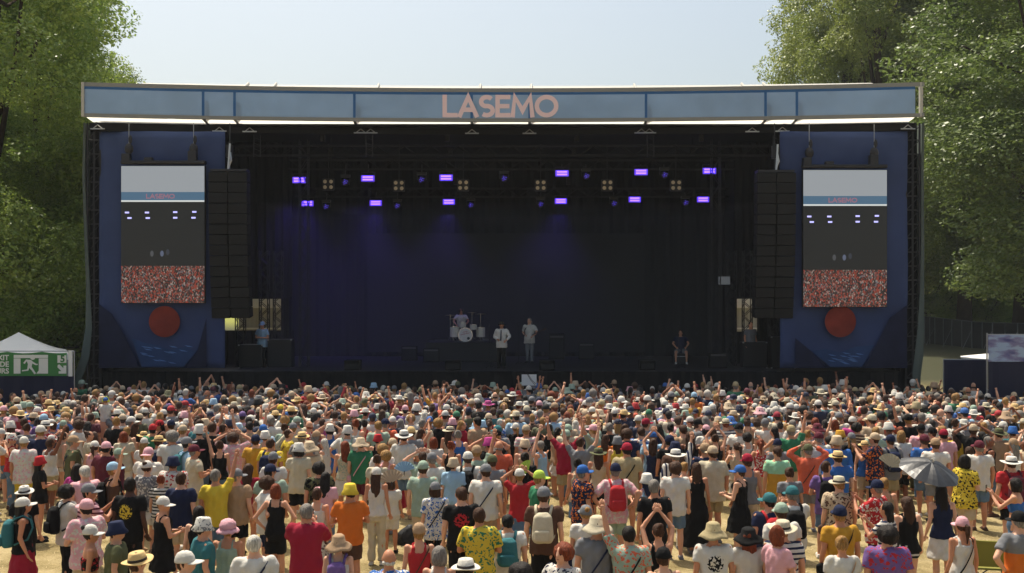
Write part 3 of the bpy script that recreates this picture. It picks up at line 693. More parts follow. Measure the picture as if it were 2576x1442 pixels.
ARMS = {  # elbow, wrist for the right side (x mirrored for the left); shoulder at .185
 's': ((.235, -.04, 1.16), (.245, .05, .92)), 'a': ((.27, .03, 1.15), (.07, .25, 1.17)), 'h': ((.41, -.10, 1.19), (.20, .0, 1.0)),
 'c': ((.25, .13, 1.67), (.05, .17, 1.88)), 'R': ((.27, .07, 1.69), (.31, .10, 1.93)), 'p': ((.24, .21, 1.22), (.07, .36, 1.42)),
 'w': ((.37, .05, 1.57), (.13, .07, 1.72)), 'f': ((.23, .06, 1.16), (.2, .28, 1.22)), 'b': ((.33, .06, 1.66), (.36, .1, 1.9)), 'd': ((.33, .1, 1.2), (.2, .32, 1.05)), 'g': ((.28, -.05, 1.18), (.1, .22, 1.08))}
def pose_arms(p):
    d = {'s': 'ss', 'a': 'aa', 'h': 'hh', 'c': 'cc', 'p': 'pp', 'w': 'ww', 'b': 'bb', 'r': 'sR', 'l': 'Rs', 'f': 'fs', 'q': 'ff', 'd': 'dd', 'g': 'dg', 'k': 'ss'}
    return d.get(p, 'ss')
def skeleton(pose, fem):
    la, ra = pose_arms(pose); sw = .165 if fem else .188
    J = {}
    for side, code in ((-1, la), (1, ra)):
        e, w_ = ARMS[code]; k = (sw/.188)
        J['sh', side] = Vector((side*sw, 0, 1.425)); J['el', side] = Vector((side*e[0]*k, e[1], e[2])); J['wr', side] = Vector((side*w_[0], w_[1], w_[2]))
    st = {'s': (.095, 0, 0), 'a': (.12, .03, -.03), 'h': (.12, 0, .04)}.get(pose, (.1, .02, -.02))
    for side in (-1, 1):
        fy = st[1] if side < 0 else st[2]
        J['hp', side] = Vector((side*.085, 0, .90)); J['kn', side] = Vector((side*(.09+.2*(st[0]-.09)), fy*.5+.015, .49)); J['an', side] = Vector((side*st[0], fy-.01, .08)); J['to', side] = Vector((side*(st[0]+.025), fy+.13, .03))
    if pose == 'q':
        for side in (-1, 1):
            J['kn', side] = Vector((side*.17, .34, .86)); J['an', side] = Vector((side*.19, .33, .48)); J['to', side] = Vector((side*.2, .44, .42))
    if pose in 'dk' and pose == 'd':
        for side in (-1, 1):
            J['kn', side] = Vector((side*.22, .36, .86)); J['an', side] = Vector((side*.22, .4, .45)); J['to', side] = Vector((side*.23, .53, .40))
    return J
def torso(fem, g=0.0, top=1.53, bot=.84):
    if fem: lv = [(.84, .165, .115), (.92, .172, .125), (1.0, .148, .108), (1.1, .122, .094), (1.2, .133, .1), (1.3, .148, .108), (1.38, .155, .098), (1.43, .138, .082), (1.47, .08, .065), (1.51, .05, .052), (1.58, .046, .05)]
    else: lv = [(.84, .16, .115), (.92, .168, .12), (1.05, .152, .11), (1.2, .162, .115), (1.32, .182, .12), (1.39, .188, .112), (1.44, .165, .09), (1.475, .09, .07), (1.51, .06, .06), (1.58, .055, .058)]
    return [(z, rx+g, ry+g, 0, 0) for z, rx, ry in lv if bot-1e-6 <= z <= top+1e-6]
def body_raw(mb, pose, fem, hi=True):
    J = skeleton(pose, fem); s1 = 10 if hi else 6; k = .88 if fem else 1.0
    mb.loft(torso(fem, 0, 1.6), 16 if hi else 8)
    hc = Vector((0, .015, 1.635))
    if hi:
        mb.ball(hc, (.078, .096, .112), 14, 10); mb.ball(hc+Vector((0, .04, -.06)), (.055, .055, .055), 10, 7)
        mb.ball(hc+Vector((0, .1, -.015)), (.014, .022, .022), 8, 6)
        for s in (-1, 1): mb.ball(hc+Vector((s*.08, .0, -.01)), (.012, .02, .03), 8, 6)
    else: mb.ball(hc, (.078, .096, .112), 7, 5)
    for s in (-1, 1):
        sh, el, wr = J['sh', s], J['el', s], J['wr', s]
        mb.tube([sh+(Vector((-s*.03, 0, .0))), sh+(el-sh)*.12, sh+(el-sh)*.5, el], [.056*k, .053*k, .047*k, .038*k], s1)
        mb.tube([el-(el-sh).normalized()*.02, el+(wr-el)*.3, wr], [.037*k, .041*k, .026*k], s1)
        hd = (wr-el).normalized(); pe = wr+hd*.085
        mb.tube([wr, wr+hd*.03, pe], [.024, .036, .034], s1, flat=.55)
        hp, kn, an = J['hp', s], J['kn', s], J['an', s]
        mb.tube([hp+Vector((0, 0, .04)), hp+(kn-hp)*.25, hp+(kn-hp)*.7, kn], [.092, .09 if fem else .086, .066, .056], s1)
        mb.tube([kn+(hp-kn)*.04, kn+(an-kn)*.3+Vector((0, -.015, 0)), kn+(an-kn)*.7, an], [.054, .058, .042, .035], s1)
        if hi: mb.ball(kn, .056, 8, 6); mb.ball(el, .037, 8, 6); mb.ball(sh, .06*k, 8, 6)
        to = J['to', s]; mb.tube([an+Vector((0, -.05, -.035)), an+Vector((0, .02, -.03)), to], [.032, .042, .026], s1)
    return J
def fingers(mb, J):
    for s in (-1, 1):
        el, wr = J['el', s], J['wr', s]; hd = (wr-el).normalized(); c = wr+hd*.08
        up = Vector((0, 1, 0)) if abs(hd.y) < .8 else Vector((0, 0, 1))
        side = hd.cross(up).normalized(); nrm = side.cross(hd).normalized()
        # spread axis in-plane with the wider hand direction
        for i, (o, l) in enumerate(((-.027, .062), (-.009, .075), (.009, .07), (.026, .055))):
            b = c+side*o*1.05; cv = nrm*s*.0
            k1 = b+hd*l*.45+nrm*(.006+.004*i); k2 = b+hd*l*.8+nrm*(.018+.004*i); k3 = b+hd*l+nrm*.032
            mb.tube([b-hd*.02, k1, k2, k3], [.0095, .009, .008, .006], 5)
        b = wr+hd*.02-side*.028*s
        mb.tube([b, b-side*.02*s+hd*.025, b-side*.028*s+hd*.055+nrm*.01], [.012, .0105, .007], 5)

REM = {}
def remesh(mb, vox, smooth_it=3, name='m', disp=0.0, seed=0):
    me = mb.mesh('tmp', fix=True); o = bpy.data.objects.new('tmp', me); COL.objects.link(o)
    r = o.modifiers.new('r', 'REMESH'); r.mode = 'VOXEL'; r.voxel_size = vox; r.use_smooth_shade = True
    s = o.modifiers.new('s', 'SMOOTH'); s.factor = .5; s.iterations = smooth_it
    bpy.context.view_layer.update()
    dg = bpy.context.evaluated_depsgraph_get()
    out = bpy.data.meshes.new_from_object(o.evaluated_get(dg)); bpy.data.objects.remove(o); bpy.data.meshes.remove(me); out.name = name
    if disp:
        n = len(out.vertices); co = np.empty(n*3); out.vertices.foreach_get('co', co); co = co.reshape(-1, 3)
        nr = np.empty(n*3); out.vertices.foreach_get('normal', nr) if False else None
        nrm = np.array([v.normal[:] for v in out.vertices])
        ph = seed*1.7
        f = (np.sin(co[:, 0]*23+co[:, 2]*9+ph)*np.sin(co[:, 2]*17-co[:, 1]*11+ph*2)+.7*np.sin(co[:, 0]*41-co[:, 2]*31+ph)*np.sin(co[:, 1]*30+ph)+.6*np.sin(np.arctan2(co[:, 1], co[:, 0])*9+ph))
        co = co+nrm*(f*disp)[:, None]; out.vertices.foreach_set('co', co.ravel())
    out.polygons.foreach_set('use_smooth', [True]*len(out.polygons)); out.update()
    return out
def join_mb(me, mb, mi=0):
    b = bmesh.new(); b.from_mesh(me)
    vs = [b.verts.new(p) for p in mb.v]
    for f, m in zip(mb.f, mb.m):
        try: q = b.faces.new([vs[i] for i in f]); q.smooth = True; q.material_index = m
        except ValueError: pass
    bmesh.ops.recalc_face_normals(b, faces=[q for q in b.faces if q.verts[0].index < 0]) if False else None
    b.to_mesh(me); b.free(); return me
BODY = {}
def body_mesh(pose, fem, vox=.017):
    k = (pose, fem)
    if k not in BODY:
        mb = MB(); J = body_raw(mb, pose, fem); me = remesh(mb, vox, 2, 'body')
        fb = MB(); fingers(fb, J)
        hc = Vector((0, .015, 1.635))
        for s in (-1, 1): fb.ball(hc+Vector((s*.03, .082, .012)), (.013, .01, .007), 8, 5, 1)
        fb.ball(hc+Vector((0, .088, -.052)), (.022, .01, .006), 8, 5, 2)
        join_mb(me, fb); me.materials.append(skinm(0)); me.materials.append(mat('eye_dark', '1a1310', .3)); me.materials.append(mat('lip', '8a4a42', .5))
        BODY[k] = me
    return BODY[k]
def sleeve(mb, J, frac, r0, r1, s1=10, fore=0.0):
    for s in (-1, 1):
        sh, el, wr = J['sh', s], J['el', s], J['wr', s]; pts = [sh+Vector((-s*.05, 0, .0)), sh+(el-sh)*.1, sh+(el-sh)*min(frac, 1)]; rr = [r0, r0, r1]
        if fore: pts += [el, el+(wr-el)*fore]; rr = [r0, r0, r0*.95, r0*.85, r1]
        mb.tube(pts, rr, s1)
def garment_raw(kind, pose, fem, hi=True):
    mb = MB(); J = skeleton(pose, fem); S1 = 18 if hi else 8; s1 = 10 if hi else 6
    if kind in ('ts', 'sh', 'ls'):
        for s in (-1, 1):
            sh = J['sh', s]; mb.ball(sh+Vector((-s*.012, 0, -.010)), .079 if kind == 'ts' else .084, s1, 8); mb.ball(sh+(J['el', s]-sh)*.25, .074, s1, 8)
    hem = .80
    def tor(g, lo, hi_, flare=0.0):
        lv = []
        T = torso(fem, 0, 1.49, .84)
        zs = [lo]+[q[0] for q in T if lo+.02 < q[0] < hi_-.01]+[hi_]
        def at(z):
            for i in range(len(T)-1):
                if T[i][0] <= z <= T[i+1][0]:
                    t = (z-T[i][0])/(T[i+1][0]-T[i][0]); return T[i][1]*(1-t)+T[i+1][1]*t, T[i][2]*(1-t)+T[i+1][2]*t
            return (T[0][1], T[0][2]) if z < T[0][0] else (T[-1][1], T[-1][2])
        for z in zs:
            a, b = at(z); gg = g+flare*max(0, (1.3-z)); wmin = .15 if (g > .02) else 0
            lv.append((z, max(a, wmin if z < 1.3 else 0)+gg, b+gg*1.1, 0, 0))
        mb.loft(lv, S1)
    if kind == 'ts': tor(.024, hem, 1.475, .03); sleeve(mb, J, .62, .068, .068, s1)
    elif kind == 'sh':
        tor(.032, hem-.03, 1.48, .04); sleeve(mb, J, .75, .072, .074, s1)
        mb.tube([(0, -.0, 1.475), (0, .0, 1.51)], [.072, .066], 12)
    elif kind == 'ls':
        tor(.03, hem-.02, 1.48, .04); sleeve(mb, J, 1, .068, .045, s1, .8); mb.tube([(0, 0, 1.475), (0, 0, 1.51)], [.072, .066], 12)
    elif kind in ('tk', 'dr', 'dl'):
        tor(.016, .89 if kind == 'tk' else .95, 1.37, .035 if kind == 'tk' else 0)
        for s in (-1, 1): mb.tube([(s*.09, -.085, 1.34), (s*.085, -.075, 1.43), (s*.075, 0, 1.475), (s*.085, .085, 1.42), (s*.09, .1, 1.34)], .024, 8)
    elif kind == 'bd': tor(.014, 1.14, 1.33)
    if kind in ('dr', 'dl'):
        lo = .52 if kind == 'dr' else .16
        mb.loft([(lo, .27 if kind == 'dr' else .30, .22 if kind == 'dr' else .25), (.8, .215, .175), (.95, .178, .135), (1.08, .15, .115)], S1)
    if kind == 'ski': mb.loft([(.56, .245, .19), (.8, .205, .16), (.9, .186, .14), (.97, .16, .118), (1.02, .14, .1)], S1)
    if kind == 'skl': mb.loft([(.15, .28, .23), (.6, .235, .19), (.95, .185, .137), (1.05, .15, .118)], S1)
    if kind in ('sho', 'tro', 'jea', 'hot'):
        mb.loft([(.80, .165, .125), (.9, .183, .137), (.98, .165, .125), (1.03, .155, .118)], S1)
        for s in (-1, 1):
            hp, kn, an = J['hp', s], J['kn', s], J['an', s]
            if kind == 'hot': mb.tube([hp+Vector((0, 0, .03)), hp+(kn-hp)*.25], [.1, .108], s1)
            elif kind == 'sho': mb.tube([hp+Vector((0, 0, .03)), hp+(kn-hp)*.5, hp+(kn-hp)*.82], [.1, .098, .098], s1)
            else:
                wide = kind == 'tro'
                mb.tube([hp+Vector((0, 0, .03)), hp+(kn-hp)*.6, kn, kn+(an-kn)*.5, an+Vector((0, 0, .0))], [.1, .088, .078, .075 if wide else .062, .082 if wide else .055], s1)
    return mb
GAR = {}
def garment(kind, pose, fem, var=0):
    pk = pose if kind in ('ts', 'sh', 'ls') else ('x' if kind in ('tk', 'bd', 'dr', 'dl', 'ski', 'skl') else pose)
    if kind in ('sho', 'tro', 'jea', 'hot') and pose not in 'ahqd': pk = 's' if pose == 's' else 'y'
    k = (kind, pk, fem, var)
    if k not in GAR:
        me = remesh(garment_raw(kind, pose, fem), .018, 2, kind, .0075 if kind not in ('ski', 'skl', 'dr', 'dl') else .010, var*3+len(GAR)); me.materials.append(None); GAR[k] = me
    return GAR[k]
def shoe_mesh(pose, fem, side):
    k = ('shoe', pose if pose in 'ahsqd' else 'y', side)
    if k not in GAR:
        J = skeleton(pose, fem); an, to = J['an', side], J['to', side]; mb = MB()
        mb.tube([an+Vector((0, -.065, -.04)), an+Vector((0, .02, -.035)), to+Vector((0, .01, .0)), to+Vector((0, .04, -.01))], [.038, .048, .038, .02], 10)
        mb.box((an.x*.5+to.x*.5, (an.y+to.y)/2-.01, min(.012, .012) if pose not in 'qd' else to.z-.02), (.085, .27, .022))
        me = remesh(mb, .014, 2, 'shoe'); me.materials.append(None); GAR[k] = me
    return GAR[k]
# hair and hats are built round the head centre
HC0 = Vector((0, .015, 1.635))
def hair_mesh(kind, hi=True):
    k = ('hair', kind, hi)
    if k in GAR: return GAR[k]
    mb = MB(); sg, rg = (14, 10) if hi else (7, 5)
    cap_ = lambda g: mb.ball((0, -.018, .018), (.083+g, .093+g, .106+g), sg, rg)
    if kind == 'sh': cap_(.002); mb.ball((0, -.045, -.035), (.068, .058, .06), sg, rg)
    elif kind == 'ba': mb.ball((0, -.03, -.045), (.081, .075, .035), sg, rg)
    elif kind == 'lo': cap_(.008); mb.tube([(0, -.03, .06), (0, -.06, -.04), (0, -.085, -.16), (.005, -.1, -.30), (.01, -.095, -.40)], [.08, .098, .095, .085, .04], sg, flat=.6 if hi else .6)
    elif kind == 'bo': cap_(.010); mb.loft([(-.135, .075, .06, 0, -.025), (-.1, .096, .082, 0, -.022), (-.03, .1, .095, 0, -.025), (.04, .092, .095, 0, -.02)], sg)
    elif kind == 'pt': cap_(.003); mb.tube([(0, -.09, .03), (0, -.145, .02), (0, -.15, -.09), (.01, -.125, -.24)], [.03, .036, .034, .012], 8)
    elif kind == 'bn': cap_(.003); mb.ball((0, -.09, .095), (.048, .045, .042), 10, 8)
    elif kind == 'cu':
        f = lambda d: 1+.10*noise.noise(d*4.5)+.05*noise.noise(d*11)
        mb.ball((0, -.03, .012), (.118, .122, .125), sg*2 if hi else 7, rg*2 if hi else 5, fn=f)
    if hi:
        me = remesh(mb, .013, 2, 'hair', .006, 2); me.materials.append(None)
    else: me = mb
    GAR[k] = me; return me
def hat_mesh(kind, hi=True):
    k = ('hat', kind, hi)
    if k in GAR: return GAR[k]
    mb = MB(); sg = 22 if hi else 9
    if kind == 'ca':
        mb.lathe([(.001, .142), (.035, .138), (.07, .118), (.092, .075), (.1, .03), (.1, .012), (.092, .012), (.09, .05), (.06, .1), (.001, .12)], sg, fn=lambda x, y, z, t, r: (x*.93, y*1.08-.012, z))
        vs = []
        n = 8
        for j in range(4):
            for i in range(n+1):
                a = R(22+136*i/n); rr = .095+.028*j*math.sin(math.pi*i/n)**.6; vs.append((rr*math.cos(a)*.93, (rr*1.1)*math.sin(a)-.005, .026-.006*j-.012*abs(math.cos(a))))
        fs = [(j*(n+1)+i, j*(n+1)+i+1, (j+1)*(n+1)+i+1, (j+1)*(n+1)+i) for j in range(3) for i in range(n)]
        o = len(vs); vs2 = vs+[(x, y, z-.006) for x, y, z in vs]; fs2 = fs+[tuple(q+o for q in f[::-1]) for f in fs]
        rim = [3*(n+1)+i for i in range(n+1)]; fs2 += [(rim[i], rim[i]+o, rim[i+1]+o, rim[i+1]) for i in range(n)]
        mb.add(vs2, fs2); mb.ball((0, -.01, .143), (.009, .009, .005), 6, 4)
    elif kind == 'bu':
        mb.lathe([(.001, .128), (.07, .126), (.085, .115), (.102, .03), (.150, -.035), (.153, -.03), (.108, .034), (.092, .122), (.074, .134), (.001, .136)][::-1] if False else [(.001, .136), (.074, .134), (.09, .122), (.106, .034), (.142, -.025), (.138, -.031), (.1, .026), (.08, .11), (.001, .12)], sg, fn=lambda x, y, z, t, r: (x*.95, y*1.05-.005, z+(.006*math.sin(3*t+1) if r > .12 else 0)))
    elif kind == 'st':
        mb.lathe([(.001, .125), (.06, .128), (.085, .118), (.095, .06), (.1, .028), (.155, .016), (.192, .024), (.191, .016), (.155, .008), (.09, .016), (.08, .1), (.001, .11)], sg, fn=lambda x, y, z, t, r: (x*.96, y*1.05-.005, z+(.018*math.cos(2*t)*(r-.1)/.11 if r > .12 else 0)))
        mb.lathe([(.101, .03), (.099, .058), (.096, .058), (.098, .03)], sg, 1, fn=lambda x, y, z, t, r: (x*.96, y*1.05-.005, z), closed=True)
    elif kind == 'tr':
        mb.lathe([(.001, .112), (.045, .13), (.08, .122), (.094, .06), (.1, .03), (.14, .02), (.165, .034), (.163, .027), (.13, .012), (.09, .02), (.08, .1), (.001, .1)], sg, fn=lambda x, y, z, t, r: (x*.93, y*1.08-.005, z+(-.02*abs(math.cos(t))*0 if r > .12 else 0)+(.012*math.cos(2*t)*-1 if r > .12 else 0)))
        mb.lathe([(.101, .032), (.098, .06), (.095, .06), (.098, .032)], sg, 1, fn=lambda x, y, z, t, r: (x*.93, y*1.08-.005, z), closed=True)
    elif kind == 'su':
        mb.lathe([(.001, .13), (.06, .132), (.09, .11), (.105, .03), (.17, -.02), (.2, -.05), (.196, -.056), (.16, -.03), (.09, .016), (.001, .11)], sg, fn=lambda x, y, z, t, r: (x*.97, y*1.03, z+(.015*math.sin(4*t) if r > .12 else 0)))
    elif kind == 'fl':   # conical reed hat
        mb.lathe([(.001, .2), (.1, .12), (.24, -.01), (.235, -.015), (.08, .11), (.001, .17)], sg)
    elif kind == 'rf':   # ruffled hat
        mb.ball((0, 0, .06), (.115, .12, .1), sg*2, 14, fn=lambda d: 1+.12*noise.noise(d*7)); mb.lathe([(.1, .03), (.165, -.02), (.16, -.035), (.1, .015)], sg, fn=lambda x, y, z, t, r: (x, y, z+.012*math.sin(9*t)), closed=True)
    if hi:
        me = mb.mesh('hat', [], True); me.materials.append(None); me.materials.append(mat('hat_band', '2c2522', .7)); 
        g = me
    else: g = mb
    GAR[k] = g; return g

def inst(name, me, m, parent, loc=(0, 0, 0), rot=(0, 0, 0), scale=None):
    o = bpy.data.objects.new(name, me); COL.objects.link(o)
    if m is not None: o.material_slots[0].link = 'OBJECT'; o.material_slots[0].material = m
    o.parent = parent; o.location = loc; o.rotation_euler = rot
    if scale: o.scale = scale
    return o
TOPN = dict(ts='t_shirt', sh='shirt', ls='shirt', tk='tank_top', dr='dress', dl='long_dress', bd='bandeau_top')
BOTN = dict(sho='shorts', hot='shorts', tro='trousers', jea='jeans', ski='skirt', skl='long_skirt')
HATN = dict(ca='cap', bu='bucket_hat', st='straw_hat', tr='trilby_hat', su='sun_hat', fl='reed_hat', rf='ruffled_hat')
def is_fem(P): return P['hair'] in ('lo', 'pt', 'bn', 'bo') or P['top'] in ('tk', 'dr', 'dl', 'bd') or P.get('bot') in ('ski', 'skl', 'hot')
def make_person(P, near=True, name='person'):
    fem = P['fem']; pose = P['pose']
    b = bpy.data.objects.new(name, body_mesh(pose, fem)); COL.objects.link(b)
    b.material_slots[0].link = 'OBJECT'; b.material_slots[0].material = skinm(P['skin'])
    s = P['H']/1.75; b.scale = (s*P['wide'], s*P['wide'], s); b.location = (P['x'], P['y'], P.get('z', 0)); b.rotation_euler = (0, 0, P['yaw'])
    if P['top'] not in ('ny', ''):
        inst(TOPN[P['top']], garment(P['top'], pose, fem, P['var']), fabm(P['topc']), b)
    if P['bot']: inst(BOTN[P['bot']], garment(P['bot'], pose, fem, P['var']), fabm(P['botc']), b)
    ht = (P['tilt'], 0, P['hyaw'])
    if P['hair']: inst('hair', hair_mesh(P['hair']), hairm(P['hairc']), b, HC0, ht)
    if P['hat']:
        h = inst(HATN[P['hat']], hat_mesh(P['hat']), fabm(P['hatc']), b, HC0+Vector((0, -.004, .0)), ht)
    if near:
        for sd_ in (-1, 1): inst('shoe', shoe_mesh(pose, fem, sd_), fabm(P['shoe']), b)
    return b
# bags
def backpack(P, col):
    bp = thing('backpack', (0, 0, 0), '', 'backpack', 'backpacks worn in the crowd')
    if 'pack' not in GAR:
        mb = MB(); mb.loft([(1.0, .12, .07, 0, -.2), (1.05, .15, .095, 0, -.205), (1.25, .145, .09, 0, -.2), (1.38, .125, .075, 0, -.19), (1.43, .07, .04, 0, -.175)], 14); GAR['pack'] = remesh(mb, .016, 3, 'pack', .003)
        mb = MB(); mb.loft([(1.03, .1, .03, 0, -.3), (1.06, .115, .04, 0, -.3), (1.18, .11, .035, 0, -.295), (1.2, .08, .02, 0, -.29)], 12); GAR['pocket'] = remesh(mb, .014, 2, 'pocket')
        for s in (-1, 1):
            mb = MB(); mb.tube([(s*.09, -.15, 1.38), (s*.105, -.1, 1.46), (s*.11, 0, 1.5), (s*.115, .1, 1.43), (s*.125, .13, 1.3), (s*.15, .06, 1.12), (s*.14, -.12, 1.05)], .022, 6, flat=.5); GAR['strap', s] = mb.mesh('strap', [], True)
        for q in ('pack', 'pocket', ('strap', -1), ('strap', 1)): GAR[q].materials.append(None)
    inst('pack_body', GAR['pack'], fabm(col), bp); inst('front_pocket', GAR['pocket'], fabm(col), bp)
    for s in (-1, 1): inst('strap', GAR['strap', s], fabm(col), bp)
    return bp
def crossbag(P, col):
    bg_ = thing('crossbody_bag', (0, 0, 0), '', 'bag', 'crossbody bags worn in the crowd')
    if 'cross' not in GAR:
        mb = MB(); vs = []; n = 36
        for i in range(n):
            t = 2*math.pi*i/n
            a = math.cos(t); z = 1.17-.29*a; up = -a      # right shoulder high, left hip low
            rx = .205 if z < 1.3 else .205-(z-1.3)*.5; ry = .15 if z < 1.35 else .15-(z-1.35)*.35
            x = -(.19*a) if True else 0
            x = max(-rx, min(rx, .16*-a)) ; y = ry*math.sin(t)
            if a > .97: pass
            for dz in (-.018, .018): vs.append((-x*-1, y, z+dz))
        mb.add(vs, [(2*i, 2*((i+1) % n), 2*((i+1) % n)+1, 2*i+1) for i in range(n)])
        me = mb.mesh('strap', [], True, fix=False)
        o = bpy.data.objects.new('t', me); COL.objects.link(o); so = o.modifiers.new('s', 'SOLIDIFY'); so.thickness = .006; bpy.context.view_layer.update()
        me2 = bpy.data.meshes.new_from_object(o.evaluated_get(bpy.context.evaluated_depsgraph_get())); bpy.data.objects.remove(o); me2.materials.append(None); GAR['cross'] = me2
        mb = MB(); mb.loft([(.8, .07, .03, -.2, 0), (.84, .085, .042, -.205, 0), (.93, .085, .042, -.205, 0), (.96, .06, .03, -.2, 0)], 12)
        GAR['pouch'] = remesh(mb, .012, 2, 'pouch'); GAR['pouch'].materials.append(None)
    inst('strap', GAR['cross'], fabm(col), bg_); inst('pouch', GAR['pouch'], fabm(col), bg_)
    return bg_
